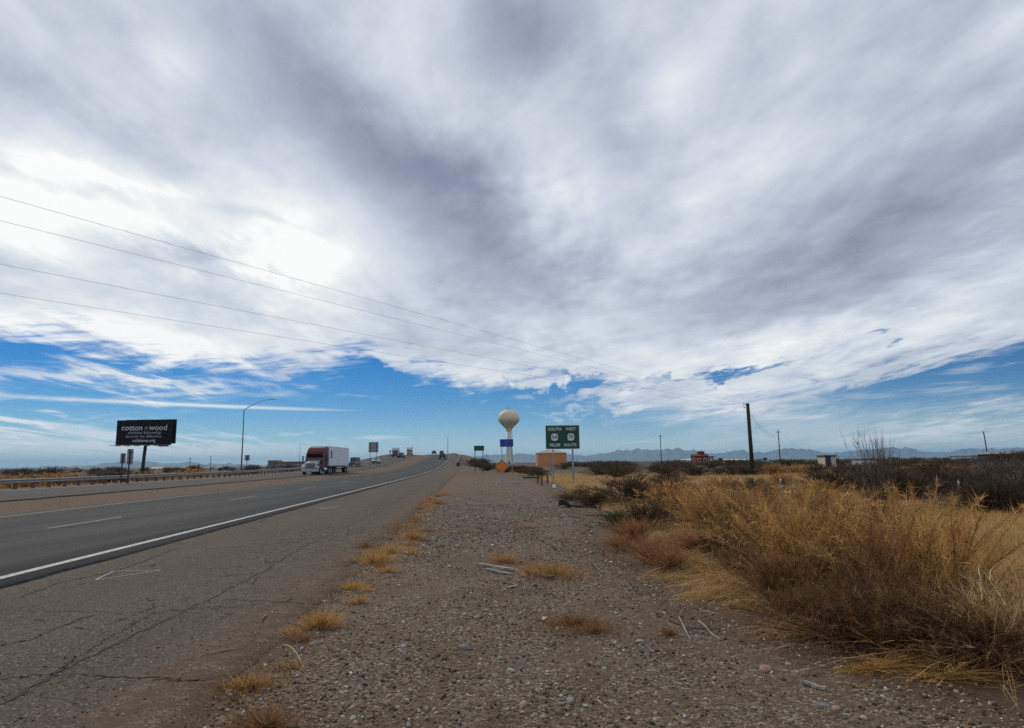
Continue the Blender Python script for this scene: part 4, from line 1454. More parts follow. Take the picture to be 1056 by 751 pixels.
kind('golden', 3, palette=GOLD, stem_pal=BROWN, n_stem=110, n_twig=13000, spread=.66, upright=.55, twig_len=.095, twig_w=.0048, round_=.78, droop=.05)
kind('tan', 3, palette=GOLD[2:] + BROWN[2:] + STRAW[3:], stem_pal=DARK, n_stem=90, n_twig=10000, spread=.70, upright=.55, twig_len=.10, twig_w=.0050, round_=.8, droop=.05)
kind('rusty', 3, palette=RUSS + BROWN + GOLD[4:], stem_pal=DARK, n_stem=80, n_twig=7500, spread=.72, upright=.5, twig_len=.10, twig_w=.0052, round_=.8, droop=.05)
kind('brown', 3, palette=[(.11, .060, .034), (.15, .083, .043), (.075, .046, .030), (.24, .135, .060), (.34, .20, .085)], stem_pal=DARK, n_stem=220, n_twig=14000, spread=.75, upright=.8, twig_len=.12, twig_w=.0050, round_=.75)
kind('straw', 2, palette=STRAW, stem_pal=STRAW, n_stem=420, n_twig=2600, spread=.75, upright=1.6, twig_len=.22, twig_w=.0055, droop=.75, round_=.2, stem_w=.011, seg_t=2)
kind('russet', 3, palette=RUSS, stem_pal=BROWN, n_stem=240, n_twig=6500, spread=.62, upright=1.3, twig_len=.17, twig_w=.0065, round_=.5)
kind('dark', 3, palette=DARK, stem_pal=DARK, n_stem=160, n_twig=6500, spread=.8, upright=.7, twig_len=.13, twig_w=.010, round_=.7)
kind('green', 1, palette=GREEN, stem_pal=BROWN, n_stem=130, n_twig=6000, spread=.7, upright=.8, twig_len=.10, twig_w=.014, round_=.65)
kind('scrub', 5, palette=MESQ, stem_pal=DARK, n_stem=90, n_twig=3600, spread=.85, upright=.7, twig_len=.15, twig_w=.020, round_=.55, stem_w=.018)
kind('olive', 2, palette=OLIVE, stem_pal=DARK, n_stem=90, n_twig=3600, spread=.8, upright=.7, twig_len=.12, twig_w=.022, round_=.6, stem_w=.018)
kind('ochre', 3, palette=GOLD + RUSS, stem_pal=BROWN, n_stem=90, n_twig=3600, spread=.7, upright=1.0, twig_len=.14, twig_w=.020, round_=.5, stem_w=.014)
kind('greyscrub', 2, palette=GREYS + MESQ, stem_pal=GREYS, n_stem=160, n_twig=4500, spread=.8, upright=.8, twig_len=.15, twig_w=.010, round_=.6, stem_w=.012)
kind('bare', 1, palette=GREYS, stem_pal=DARK, n_stem=44, n_twig=420, spread=.16, upright=2.2, twig_len=.22, twig_w=.010, round_=0, stem_w=.016, droop=0)


def plant(kd, x, y, H, Wd, label, cat, name, group=None, rz=None, rr=random):
    t = thing(name, label, cat, (x, y, gz(x, y)), rr.uniform(0, 6.28) if rz is None else rz, group)
    st, tw = rr.choice(KINDS[kd])
    link('stems', st, t); link('twigs', tw, t)
    t.scale = (Wd, Wd * rr.uniform(.85, 1.15), H)
    return t


def plant_px(kd, px, base, top, wpx, label, cat, name, group=None):
    p = gp(px, base); D = p.y
    H = max(.08, at(px, top, D).z - p.z)
    return plant(kd, p.x, D, H * (.75 if kd == 'straw' else .93), wpx / F_PX * D * (.9 if kd in ('golden', 'tan', 'rusty') else 1), label, cat, name, group, rr=random.Random(int(px * 13 + base)))


ORD2 = ['leftmost', 'second from left', 'third from left', 'fourth from left', 'fifth from left', 'sixth from left', 'seventh from left', 'rightmost']
# ---- bushes in the near field
gb = [(722, 546, 494, 56), (756, 560, 484, 66), (822, 602, 487, 100), (848, 580, 498, 52), (780, 540, 487, 48), (836, 546, 490, 44),
      (912, 642, 512, 74), (957, 638, 484, 116), (992, 628, 535, 50), (926, 580, 487, 56), (700, 532, 499, 32),
      (800, 624, 560, 52), (742, 526, 494, 40)]
TANS = {1, 5, 9, 12}
RUSTY = {3, 4, 6, 10, 11}
RL = 'red brown twiggy bush among the golden bushes of the thicket'
for i, a in enumerate([(770, 556, 512, 42), (868, 592, 530, 46), (884, 626, 560, 54), (742, 574, 545, 46), (1004, 640, 585, 46), (800, 570, 530, 38)]):  # added dark bushes whose colour stands for the shadow gaps between mounds
    plant_px('dark', *a, 'dark bush added to stand for the shadow in a gap of the golden thicket, ' + ['nearest its left end', 'left of the dark seed-headed weed', 'below the dark seed-headed weed', 'behind the straw mats', 'at its right end', 'between two golden bushes'][i], 'bush', 'dark_bush')
gl_ = 'tall wispy golden dry bush in the thicket right of the verge'
special = {0: 'golden bush standing farthest left in the tall thicket', 7: 'largest and brightest golden bush, nearest the right edge of the thicket'}
for i, a in enumerate(gb):
    if i in special: plant_px('golden', *a, special[i], 'bush', 'dry_bush')
    else: plant_px('rusty' if i in RUSTY else 'tan' if i in TANS else 'golden', *a, gl_ if i not in RUSTY else RL, 'bush', 'dry_bush', 'golden bushes of the roadside thicket' if i not in RUSTY else 'red brown bushes of the thicket')
for i, a in enumerate(sorted([(872, 662, 592, 84), (922, 672, 586, 92), (968, 680, 596, 88), (830, 644, 596, 60), (800, 622, 566, 54), (768, 596, 556, 44), (898, 650, 572, 70), (1012, 690, 616, 70)])):
    plant_px('brown', *a, 'dark brown tumbleweed at the foot of the golden bushes, ' + ORD2[i], 'tumbleweed', 'tumbleweed', 'tumbleweeds under the thicket')
plant_px('straw', 1042, 688, 558, 120, 'pale arching straw clump at the right edge, in front', 'grass clump', 'straw_clump')
plant_px('straw', 1072, 655, 560, 90, 'pale arching straw clump cut by the right edge, behind', 'grass clump', 'straw_clump')
ORD = ['leftmost', 'second from left', 'third from left', 'fourth from left', 'fifth from left', 'sixth from left', 'seventh from left', 'rightmost']
for i, a in enumerate([(640, 568, 550, 28), (655, 562, 530, 34), (672, 582, 549, 40), (692, 592, 560, 36), (712, 572, 544, 40)]):
    plant_px('russet', *a, 'reddish brown tuft where the gravel meets the field, ' + (ORD[i] if i < 4 else ORD[-1]), 'grass tuft', 'russet_tuft', 'russet tufts along the field edge')
plant_px('dark', 664, 545, 515, 44, 'dark rounded bush left of the golden thicket', 'bush', 'dark_bush')
plant_px('dark', 684, 534, 512, 34, 'smaller dark bush just behind the rounded one', 'bush', 'dark_bush')
plant_px('green', 637, 542.5, 523, 26, 'only green bush, small, at the edge of the verge', 'bush', 'green_bush')
plant_px('dark', 612, 521.5, 504, 34, 'dark dead brush pile right of the sign foot', 'brush', 'dead_brush')
plant_px('dark', 599, 511, 503, 16, 'low dark weed at the base of the sign post', 'weed', 'dark_weed')
plant_px('brown', 586, 516, 508, 15, 'little round tumbleweed behind the tyre scrap', 'tumbleweed', 'tumbleweed')
for a in [(700, 508, 496, 30), (730, 516, 500, 30), (655, 504, 494, 22), (640, 500, 493, 20), (690, 520, 506, 26), (668, 510, 500, 20)]:
    plant_px('russet', *a, 'low ochre tuft standing in the yellow grass field', 'grass tuft', 'ochre_tuft', 'ochre tufts in the yellow field')
# dark dock-like seed plant
r_ = np.random.default_rng(44)
p = gp(889, 612)
t = thing('seed_plant', 'dark seed-headed weed rising between the golden bushes', 'weed', p)
n = 26
an = r_.uniform(0, 6.28, n); tl = np.abs(r_.normal(0, .16, n))
d_ = np.stack([np.cos(an) * np.sin(tl), np.sin(an) * np.sin(tl), np.cos(tl)], 1)
b_ = np.stack([r_.normal(0, .10, n), r_.normal(0, .10, n), np.full(n, -.02)], 1)
L_ = r_.uniform(.55, .98, n)
link('stems', arr_mesh('stems', *blades(b_, d_, L_, np.full(n, .011), np.zeros((n, 3)), cols(n, DARK, r_), 3, r_)[:2], M_TWIG), t)
v_, t_, c_ = blades(b_, d_, L_, np.full(n, .011), np.zeros((n, 3)), cols(n, DARK, r_), 3, r_)
bpy.data.objects.remove(t.children[0]) if t.children else None
link('stems', arr_mesh('stems', v_, t_, M_TWIG, c_), t)
m_ = 2600; i_ = r_.integers(0, n, m_); tt_ = .42 + .58 * r_.beta(1.3, 1, m_)
# clumped seed heads
tt_ = np.round(tt_ * 9) / 9 + r_.normal(0, .018, m_)
pp = b_[i_] + d_[i_] * (L_[i_] * tt_)[:, None] + r_.normal(0, .016, (m_, 3))
v_, t_, c_ = blades(pp, nrm(r_.normal(size=(m_, 3))), r_.uniform(.012, .030, m_), r_.uniform(.010, .020, m_), np.zeros((m_, 3)), cols(m_, DARK + RUSS[:1], r_), 1, r_)
link('seed_heads', arr_mesh('seed_heads', v_, t_, M_VEG, c_), t)
Hs = at(889, 502, p.y).z - p.z
t.scale = (Hs, Hs, Hs)

# bare whips sticking up over the thicket
for px, top_, wpx, lab in ((899, 447, 26, 'cluster of tall bare whips against the mountains, left one'), (912, 450, 20, 'cluster of tall bare whips against the mountains, right one')):
    D = 26.0; x = at(px, 470, D).x
    plant('bare', x, D, at(px, top_, D).z - gz(x, D), wpx / F_PX * D * 1.4, lab, 'bare shrub', 'bare_shrub', rr=random.Random(px))

# ---- scrub band across the field (many alike)
rs = random.Random(21)


def scatter(n, pxr, Dr, Hr, kinds, label, cat, name, group, wr=(1.0, 1.7), ok=None, pw=1.0):
    k = 0; tries = 0
    while k < n and tries < n * 20:
        tries += 1
        px = rs.uniform(*pxr); D = Dr[0] + (Dr[1] - Dr[0]) * rs.random() ** pw
        x = at(px, 474, D).x
        if ok and not ok(px, x, D): continue
        H = rs.uniform(*Hr)
        plant(rs.choice(kinds), x, D, H, H * rs.uniform(*wr), label, cat, name, group, rr=rs)
        k += 1


SL = 'dark leafless desert shrub in the scrub band below the mountains'
scatter(66, (600, 1075), (72, 120), (.9, 1.55), ['scrub', 'scrub', 'scrub', 'olive', 'ochre'], SL, 'shrub', 'desert_shrub', 'scrub band across the field')
scatter(70, (560, 1075), (115, 230), (1.2, 1.9), ['scrub', 'scrub', 'olive'], SL, 'shrub', 'desert_shrub', 'scrub band across the field', wr=(1.4, 2.4))
scatter(30, (850, 1080), (22, 42), (1.0, 1.6), ['greyscrub', 'scrub', 'scrub', 'dark'], 'grey brown thicket shrub behind the golden bushes on the right', 'shrub', 'thicket_shrub', 'thicket on the right', wr=(.8, 1.3),
        ok=lambda px, x, D: D > 22 + (px < 930) * 8)
scatter(8, (960, 1080), (27, 38), (1.5, 1.85), ['scrub', 'greyscrub'], 'tallest brown thicket shrub topping the right horizon', 'shrub', 'tall_thicket_shrub', 'tall thicket at right', wr=(.8, 1.2))
scatter(16, (640, 860), (22, 50), (.7, 1.15), ['scrub', 'ochre', 'olive'], 'middle-distance shrub behind the golden thicket', 'shrub', 'field_shrub', 'shrubs in the middle field')
scatter(26, (474, 556), (66, 135), (.6, 1.2), ['scrub', 'olive', 'dark'], 'low brush beside the embankment left of the tan building', 'shrub', 'embankment_brush', 'brush beside the embankment', ok=lambda px, x, D: x > border_x(D) - .2)
scatter(14, (468, 510), (140, 230), (.9, 1.8), ['scrub', 'olive'], 'dark brush on the slope of the overpass', 'shrub', 'slope_brush', 'brush on the overpass slope', ok=lambda px, x, D: x - edge_x(D) > 7)
scatter(110, (-20, 300), (48, 220), (.8, 1.6), ['ochre', 'scrub', 'ochre', 'dark'], 'rusty brown shrub beyond the left guardrail', 'shrub', 'roadside_shrub', 'shrubs beyond the left guardrail', wr=(1.3, 2.4), ok=lambda px, x, D: x - edge_x(D) < -28)
scatter(70, (-20, 330), (240, 800), (2.2, 4.5), ['scrub', 'olive', 'dark'], 'far dark tree among the town roofs on the left', 'tree', 'far_tree', 'far trees on the left', wr=(1.0, 1.6), ok=lambda px, x, D: x - edge_x(D) < -40)
scatter(5, (1030, 1070), (95, 118), (2.2, 3.2), ['dark', 'scrub'], 'dark tree crowding the barn at the far right', 'tree', 'barn_tree', 'trees by the barn', wr=(1.0, 1.5))
plant_px('scrub', 107, 497, 484, 20, 'dark bush leaning on the guardrail near the small sign backs', 'shrub', 'roadside_bush')

# ---- yellow grass of the field (uncountable)
def grass_field(n, name, y0, y1, lo, hi, Lr, pal, wk, seed, pw=1.0, patch=0.0, label=None):
    r = np.random.default_rng(seed)
    y = y0 + (y1 - y0) * r.random(n) ** pw
    a = lo(y); b = hi(y)
    x = a + (b - a) * r.random(n)
    if patch:
        keep = (lumps(x * .55, y * .4) + r.normal(0, .5, n)) > patch
        x, y = x[keep], y[keep]
    n = len(x)
    z = ground_z(x, y)
    d = nrm(np.stack([r.normal(0, .45, n), r.normal(0, .45, n), np.ones(n)], 1))
    tint = 1 + .18 * lumps(x * .5 + 9, y * .35)[:, None]
    v, t, c = blades(np.stack([x, y, z - .01], 1), d, r.uniform(*Lr, n), np.maximum(.003, wk * y) * r.uniform(.6, 1.4, n), r.normal(0, .35, (n, 3)) * [1, 1, .3], np.clip(cols(n, pal, r) * tint, 0, .8), 2, r)
    o = link(name, arr_mesh(name, v, t, M_VEG, c))
    tag(o, label, 'grass', kind='stuff')
    return o


grass_field(72000, 'field_grass', 9, 95, lambda y: border_x(y) + .15, lambda y: border_x(y) * 0 + .80 * y + 1.5, (.10, .30), GOLD + STRAW, .00045, 31, 1.3, -.9, 'dry yellow grass covering the field right of the verge')
grass_field(20000, 'field_grass', 8, 26, lambda y: .52 * y, lambda y: .90 * y, (.10, .24), STRAW + GOLD, .0005, 37, 1.1, -1.2, 'bright yellow grass in the clearing at the right edge')
grass_field(14000, 'litter_grass', 3.5, 14, lambda y: border_x(y) - .12, lambda y: border_x(y) + 3.5, (.04, .15), GOLD + BROWN + STRAW, .0005, 32, 1.2, -.2, 'short straw litter under the bushes')
grass_field(9000, 'median_grass', 8, 120, lambda y: edge_x(y) - 13.6, lambda y: edge_x(y) - 8.7, (.04, .12), BROWN + RUSS + STRAW, .00055, 33, 1.4, .5, 'sparse brown weeds on the road median')
grass_field(9000, 'roadside_grass', 25, 140, lambda y: edge_x(y) - 60, lambda y: edge_x(y) - 25.6, (.15, .45), GOLD + RUSS, .0007, 34, 1.2, -.6, 'rusty dry grass beyond the left guardrail')


# matted fallen straw: each mat one thing
def straw_mat(px, py, w, d, n, lab, seed, pal=STRAW, lift=.10):
    r = np.random.default_rng(seed); p = gp(px, py)
    x = r.normal(0, w * .42, n); y = r.normal(0, d * .42, n)
    an = r.normal(.5, .7, n) + (x * 1.3)
    di = nrm(np.stack([np.cos(an), np.sin(an) * .8, r.normal(.12, .22, n)], 1))
    zz = ground_z(x + p.x, y + p.y) - p.z + r.random(n) ** 2 * lift * np.exp(-(x / w) ** 2 - (y / d) ** 2) + .005
    v, t, c = blades(np.stack([x, y, zz], 1), di, r.uniform(.15, .5, n), r.uniform(.003, .0065, n), np.stack([r.normal(0, .25, n), r.normal(0, .25, n), -np.abs(r.normal(.12, .15, n))], 1), cols(n, pal, r), 3, r)
    v[:, 2] = np.maximum(v[:, 2], ground_z(v[:, 0] + p.x, v[:, 1] + p.y) - p.z + .003)
    o = link('straw_mat', arr_mesh('straw_mat', v, t, M_VEG, c), None, p)
    tag(o, lab, 'straw', 'mats of fallen straw')


ML = 'flattened pale straw mat in front of the golden bushes'
for i, a in enumerate(sorted([(722, 598, .75, .45, 1500), (752, 616, .65, .35, 1300), (700, 582, .55, .4, 1000), (785, 628, .45, .3, 900), (745, 590, .7, .5, 1200), (735, 606, .5, .3, 800), (830, 655, .5, .2, 700)])):
    straw_mat(*a, ML + ', ' + (ORD[i] if i < 6 else ORD[-1]), 60 + i)
straw_mat(930, 690, .55, .12, 800, 'low strip of yellow straw under the tumbleweeds', 71, GOLD, .06)
straw_mat(985, 700, .35, .10, 500, 'short yellow straw strip nearest the lower right corner', 72, GOLD, .06)


grass_field(16000, 'verge_grass', 4, 36, lambda y: edge_x(y) + 4.3, lambda y: edge_x(y) + 5.0, (.02, .11), GOLD + RUSS + BROWN, .00042, 35, 1.3, .55, 'thin dry grass strip where the shoulder crumbles into gravel')
grass_field(5000, 'verge_weeds', 8, 40, lambda y: edge_x(y) + 5.2, lambda y: border_x(y), (.02, .06), RUSS + BROWN, .0004, 36, 1.2, 1.05, 'sparse russet weeds over the gravel verge')
# ---- tufts along the shoulder and on the verge
def tuft(px, py, rad, hgt, n, pal, lab, seed, group=None):
    r = np.random.default_rng(seed); p = gp(px, py)
    a = r.uniform(0, 6.28, n); q = np.minimum(np.abs(r.normal(0, .42, n)), .85 + .1 * r.random(n)) * rad
    sx_ = r.uniform(.8, 1.7); sy_ = r.uniform(.7, 1.2); lob = 1 + .35 * np.sin(a * 2 + seed) + .25 * np.sin(a * 3 + seed * 2)
    x = np.cos(a) * q * sx_ * lob; y = np.sin(a) * q * sy_ * lob
    di = nrm(np.stack([np.cos(a) * q / rad * .9 + r.normal(0, .35, n), np.sin(a) * q / rad * .9 + r.normal(0, .35, n), np.full(n, .8)], 1))
    L = 1.35 * hgt * r.uniform(.4, 1.15, n) * np.exp(-(q / rad) ** 2 * .7)
    z = ground_z(x + p.x, y + p.y) - p.z
    v, t, c = blades(np.stack([x, y, z - .008], 1), di, L, r.uniform(.0022, .0048, n), np.stack([np.cos(a) * .3 + r.normal(0, .2, n), np.sin(a) * .3 + r.normal(0, .2, n), -np.abs(r.normal(0, .2, n))], 1), cols(n, pal, r), 3, r)
    o = link('grass_tuft', arr_mesh('grass_tuft', v, t, M_VEG, c), None, p)
    tag(o, lab, 'grass tuft', group)


for i, a in enumerate([
    (256, 710, .20, .10, 700, GOLD + BROWN, 'brown gold tuft spread flat at the shoulder edge, second nearest'),
    (272, 748, .22, .10, 700, RUSS + BROWN, 'russet tuft at the very bottom of the shoulder edge'),
    (331, 647, .16, .16, 800, GOLD, 'bright golden tuft standing upright on the shoulder edge'),
    (364, 607, .22, .09, 600, GOLD, 'flat golden tuft just beyond the upright one'),
    (388, 580, .24, .20, 900, GOLD, 'golden tuft halfway along the shoulder edge'),
    (377, 566, .22, .14, 500, BROWN, 'brown tuft left of the golden one halfway along'),
    (400, 570, .40, .16, 900, GOLD + STRAW, 'wide pale golden patch halfway along the shoulder edge'),
    (425, 556, .34, .14, 1100, RUSS + GOLD, 'russet patch where the verge bulges toward the road'),
    (440, 548, .35, .10, 400, RUSS, 'thin russet patch beyond the bulge'),
    (452, 520, .40, .16, 500, RUSS + BROWN, 'far brown tuft on the shoulder edge'),
    (459, 511, .45, .20, 500, RUSS + GOLD, 'farthest brown tuft on the shoulder edge'),
    (521, 580, .20, .17, 500, GOLD + RUSS, 'spiky golden tuft behind the weathered board'),
    (570, 594, .50, .16, 1400, GOLD + BROWN, 'wide brown gold weed patch in the middle of the verge'),
    (552, 588, .35, .12, 600, GOLD + RUSS, 'small golden weed next to the wide patch'),
    (592, 644, .26, .12, 800, RUSS + BROWN, 'russet weed on the gravel, left half of a pair'),
    (612, 652, .24, .10, 700, BROWN + RUSS, 'brown weed on the gravel, right half of a pair'),
    (640, 560, .55, .12, 700, RUSS + GOLD, 'flat russet patch on bare soil by the field edge'),
    (545, 545, .36, .08, 600, RUSS, 'faint russet patch on the far verge'),
    (690, 655, .14, .06, 420, BROWN, 'thin brown twigs lying near the field edge'),
    (310, 662, .12, .10, 200, BROWN, 'small brown weed between the near tufts'),
    (300, 690, .16, .07, 250, BROWN + STRAW, 'scattered dry stems right of the near tuft'),
]):
    tuft(*a, 100 + i)
rt = random.Random(91)
for i in range(26):
    yy = 6 + 24 * (i + rt.random()) / 26
    xx = float(edge_x(yy)) + 4.55 + rt.uniform(-.15, .45) + (.5 * rt.random() if 9 < yy < 14 else 0)
    q_ = CAM_R.transposed() @ Vector((xx, yy, gz(xx, yy) - CAM_H))
    tuft(528 + F_PX * q_.x / -q_.z, 375.5 - F_PX * q_.y / -q_.z, rt.uniform(.08, .22), rt.uniform(.06, .15), rt.randint(160, 420), rt.choice([GOLD, GOLD + RUSS, BROWN + RUSS, STRAW + GOLD]),
         'small dry tuft in the broken line of weeds along the shoulder edge', 300 + i, 'weeds along the shoulder edge')
# two curved pale stalks by the shoulder
for i, (a, b, c_) in enumerate((((290, 667), (303, 676), (313, 690)), ((480, 590), (500, 585), (530, 590)))[:1]):
    A_, B_, C2 = gp(*a, .01), gp(*b, .10), gp(*c_, .005)
    pts = [A_ * (1 - q) ** 2 + B_ * 2 * q * (1 - q) + C2 * q * q for q in [k / 12 for k in range(13)]]
    o = MB().tube(pts, .0035, 6).build('dry_stalk', mat('pale_stalk', (.5, .38, .2), .8))
    tag(o, 'single curved pale stalk lying across the shoulder edge', 'stalk')


# ================================================================== stones and debris
M_STONE = col_mat('gravel_stone', .85)
phi_ = (1 + 5 ** .5) / 2
ICO_V = nrm(np.array([(-1, phi_, 0), (1, phi_, 0), (-1, -phi_, 0), (1, -phi_, 0), (0, -1, phi_), (0, 1, phi_), (0, -1, -phi_), (0, 1, -phi_), (phi_, 0, -1), (phi_, 0, 1), (-phi_, 0, -1), (-phi_, 0, 1)], float))
ICO_F = np.array([(0, 11, 5), (0, 5, 1), (0, 1, 7), (0, 7, 10), (0, 10, 11), (1, 5, 9), (5, 11, 4), (11, 10, 2), (10, 7, 6), (7, 1, 8), (3, 9, 4), (3, 4, 2), (3, 2, 6), (3, 6, 8), (3, 8, 9), (4, 9, 5), (2, 4, 11), (6, 2, 10), (8, 6, 7), (9, 8, 1)])
STONES = [(0.155, 0.110, 0.072), (0.090, 0.062, 0.041), (0.225, 0.168, 0.115), (0.050, 0.036, 0.026), (0.185, 0.117, 0.070), (0.265, 0.212, 0.155), (0.40, 0.34, 0.265)]


def stones(n, name, xf, y0, y1, s0, s1, seed, zf, lab, pw=1.6, pal=STONES, patch=None):
    r = np.random.default_rng(seed)
    y = y0 + (y1 - y0) * r.random(n) ** pw
    a, b = xf(y); x = a + (b - a) * r.random(n)
    if patch is not None:
        k = (lumps(x * 1.5 + 5, y * .4) + .6 * lumps(x * 3, y * 2) + r.normal(0, .5, n)) > patch
        x, y = x[k], y[k]
    n = len(x)
    s = s0 + (s1 - s0) * r.random(n) ** 2.2
    s = s * np.clip(y / 9, 1, 1.5)
    sc = s[:, None] * r.uniform(.55, 1.25, (n, 3)); sc[:, 2] *= .7
    vv = ICO_V[None] * (1 + r.normal(0, .17, (n, 12, 1))) * sc[:, None]
    th = r.uniform(0, 6.28, n); c, s_ = np.cos(th)[:, None], np.sin(th)[:, None]
    X_ = vv[..., 0] * c - vv[..., 1] * s_; Y_ = vv[..., 0] * s_ + vv[..., 1] * c
    tl = r.normal(0, .3, n)[:, None]
    Zr = vv[..., 2] + X_ * tl
    V_ = np.stack([X_ + x[:, None], Y_ + y[:, None], Zr + (zf(x, y) + sc[:, 2] * .25)[:, None]], -1)
    F_ = (ICO_F[None] + (np.arange(n) * 12)[:, None, None]).reshape(-1, 3)
    o = link(name, arr_mesh(name, V_.reshape(-1, 3), F_, M_STONE, np.repeat(cols(n, pal, r, .22), 12, 0)))
    tag(o, lab, 'gravel', kind='stuff')
    return o


vz = lambda x, y: ground_z(x, y)
stones(62000, 'gravel', lambda y: (edge_x(y) + 4.35, border_x(y) - .45), 2.6, 24, .0045, .0165, 80, vz, 'loose grey brown gravel on the roadside verge', 2.3, patch=-.25)
stones(4200, 'gravel', lambda y: (edge_x(y) + 4.4, border_x(y) + .1), 3, 34, .008, .024, 81, vz, 'coarser scattered pebbles on the roadside verge', 1.5, pal=STONES + STONES[5:] + [(.46, .41, .34)])
stones(6000, 'loose_chippings', lambda y: (edge_x(y) + 2.4, edge_x(y) + 4.6), 2.6, 16, .004, .011, 82, lambda x, y: x * 0 + .012, 'loose chippings scattered over the old shoulder', 1.4)

bmp = None


def rock(px, py, wpx, flat, colr, lab, seed):
    import bmesh
    r = random.Random(seed); p = gp(px, py)
    s = wpx / F_PX * p.y / 2 * 1.05
    bm = bmesh.new(); bmesh.ops.create_icosphere(bm, subdivisions=2, radius=1)
    pl = [(Vector((r.gauss(0, 1), r.gauss(0, 1), r.gauss(0, 1))).normalized(), r.uniform(.62, .9)) for _ in range(9)]
    for v in bm.verts:
        for nn, dd in pl:
            k = v.co.dot(nn) - dd
            if k > 0: v.co -= nn * k
        v.co *= 1 + r.uniform(-.03, .03)
        v.co = Vector((v.co.x * s, v.co.y * s * r.uniform(.74, .76), v.co.z * s * flat))
    me = bpy.data.meshes.new('stone'); bm.to_mesh(me); bm.free()
    colr = tuple(c * .78 for c in colr)
    me.materials.append(mat('stone_' + str(seed), colr, .9, var=.25, vscale=25, bump=.4, bscale=80))
    o = link('stone', me, None, p + Vector((0, 0, s * flat * .12)), r.uniform(0, 3))
    tag(o, lab, 'stone')


rock(478, 669, 15, .5, (.24, .21, .18), 'rounded grey stone in the middle of the gravel', 1)
rock(527, 692.5, 11, .5, (.44, .42, .38), 'pale white stone right of the rounded grey stone', 2)
rock(540, 727, 13, .5, (.42, .30, .18), 'ochre stone near the bottom middle', 3)
rock(588, 723, 12, .5, (.36, .34, .33), 'long light grey stone near the bottom middle', 4)
rock(604, 729, 8, .6, (.48, .46, .43), 'small white stone right of the long grey one', 5)
rock(364, 741, 9, .5, (.45, .43, .40), 'white stone at the bottom left of the gravel', 6)
rock(789, 690, 17, .35, (.42, .25, .17), 'flat pinkish stone on the right of the gravel', 7)
rock(862, 731, 11, .5, (.46, .27, .17), 'small pink stone near the lower right', 8)
rock(850, 728, 14, .4, (.27, .24, .22), 'grey stone touching the small pink one', 9)
rock(415, 667, 9, .5, (.46, .44, .40), 'small pale stone left of the rounded grey stone', 10)
rock(325, 665, 14, .45, (.24, .20, .17), 'flat grey brown stone by the shoulder tufts', 11)
rock(897, 687, 9, .5, (.40, .38, .35), 'white pebble at the edge of the straw strip', 12)
rock(632, 725, 12, .45, (.30, .27, .24), 'flat brownish stone near the bottom, right of middle', 13)
rock(660, 662, 9, .5, (.40, .36, .32), 'light pebble left of the fallen twigs', 14)
rock(300, 731, 8, .5, (.36, .33, .30), 'small grey pebble near the bottom tuft', 15)
rock(696, 728, 9, .5, (.33, .29, .25), 'tan pebble below the fallen twigs', 16)


def board(pa, pb, w, th, lab, mm, cat='board', name='wooden_board'):
    a, b = gp(*pa), gp(*pb)
    c = (a + b) / 2; d = b - a; L = d.length
    t = MB()
    r = random.Random(int(pa[0]))
    n = 8; v, f = [], []
    for i in range(n + 1):
        s = -L / 2 + L * i / n; ww = w * (1 - .35 * (abs(i - n / 2) / (n / 2)) ** 3) * r.uniform(.88, 1.08)
        z = .003 * math.sin(i * .9)
        for yy, zz in ((-ww / 2, 0), (ww / 2, 0), (ww / 2, th), (-ww / 2, th)): v.append((s, yy + r.uniform(-.004, .004), zz + z))
    for i in range(n):
        for k in range(4):
            k2 = (k + 1) % 4; f.append((4 * i + k, 4 * i + k2, 4 * i + 4 + k2, 4 * i + 4 + k))
    f += [(3, 2, 1, 0), tuple(4 * n + k for k in range(4))]
    o = t.add(v, f).build(name, mm, None)
    o.location = (c.x, c.y, max(gz(c.x, c.y), c.z) + .006); o.rotation_euler = (0, 0, math.atan2(d.y, d.x))
    tag(o, lab, cat)


M_DKW = mat('dark_old_wood', (.10, .08, .065), .95, var=.35, vscale=9, bump=.4)
board((493, 583.5), (530, 590), .07, .035, 'weathered grey board with a pale edge on the verge', M_GREYWOOD)
board((501, 588.5), (528, 593.5), .05, .025, 'thinner grey lath lying in front of the weathered board', M_GREYWOOD)
board((543, 592), (570, 598), .09, .035, 'dark old board half under the wide weed patch', M_DKW)
board((524, 607.5), (533, 604.5), .035, .012, 'short pale chip of wood in front of the boards', M_GREYWOOD)
board((829, 706), (852, 713), .035, .018, 'grey stick lying near the lower right', M_GREYWOOD, 'stick', 'stick')
board((640, 532.5), (600, 532), .05, .02, 'long thin stick lying left of the green bush', M_DKW, 'stick', 'stick')
for i, (a, b) in enumerate((((690, 640), (722, 655)), ((700, 636), (712, 662)), ((735, 650), (705, 648)), ((720, 640), (742, 662)))):
    board(a, b, .010, .008, ['first', 'second', 'third', 'fourth'][i] + ' thin grey twig of the little pile at the field edge', M_GREYWOOD if i % 2 else M_DKW, 'twig', 'twig')


def scrap(px, py, wpx, lab, seed):
    r = random.Random(seed); p = gp(px, py); s = wpx / F_PX * p.y / 2
    v = [(0, 0, .025)]; f = []
    n = 9
    for k in range(n):
        a = 2 * math.pi * k / n; q = s * r.uniform(.45, 1.2); v.append((q * math.cos(a), q * math.sin(a) * .8, r.uniform(.002, .04)))
    for k in range(n): f.append((0, 1 + k, 1 + (k + 1) % n))
    me = bpy.data.meshes.new('paper_scrap'); me.from_pydata(v, [], f); me.materials.append(M_SWHITE)
    o = link('paper_scrap', me, None, p); md = o.modifiers.new('s', 'SOLIDIFY'); md.thickness = .003
    tag(o, lab, 'litter')


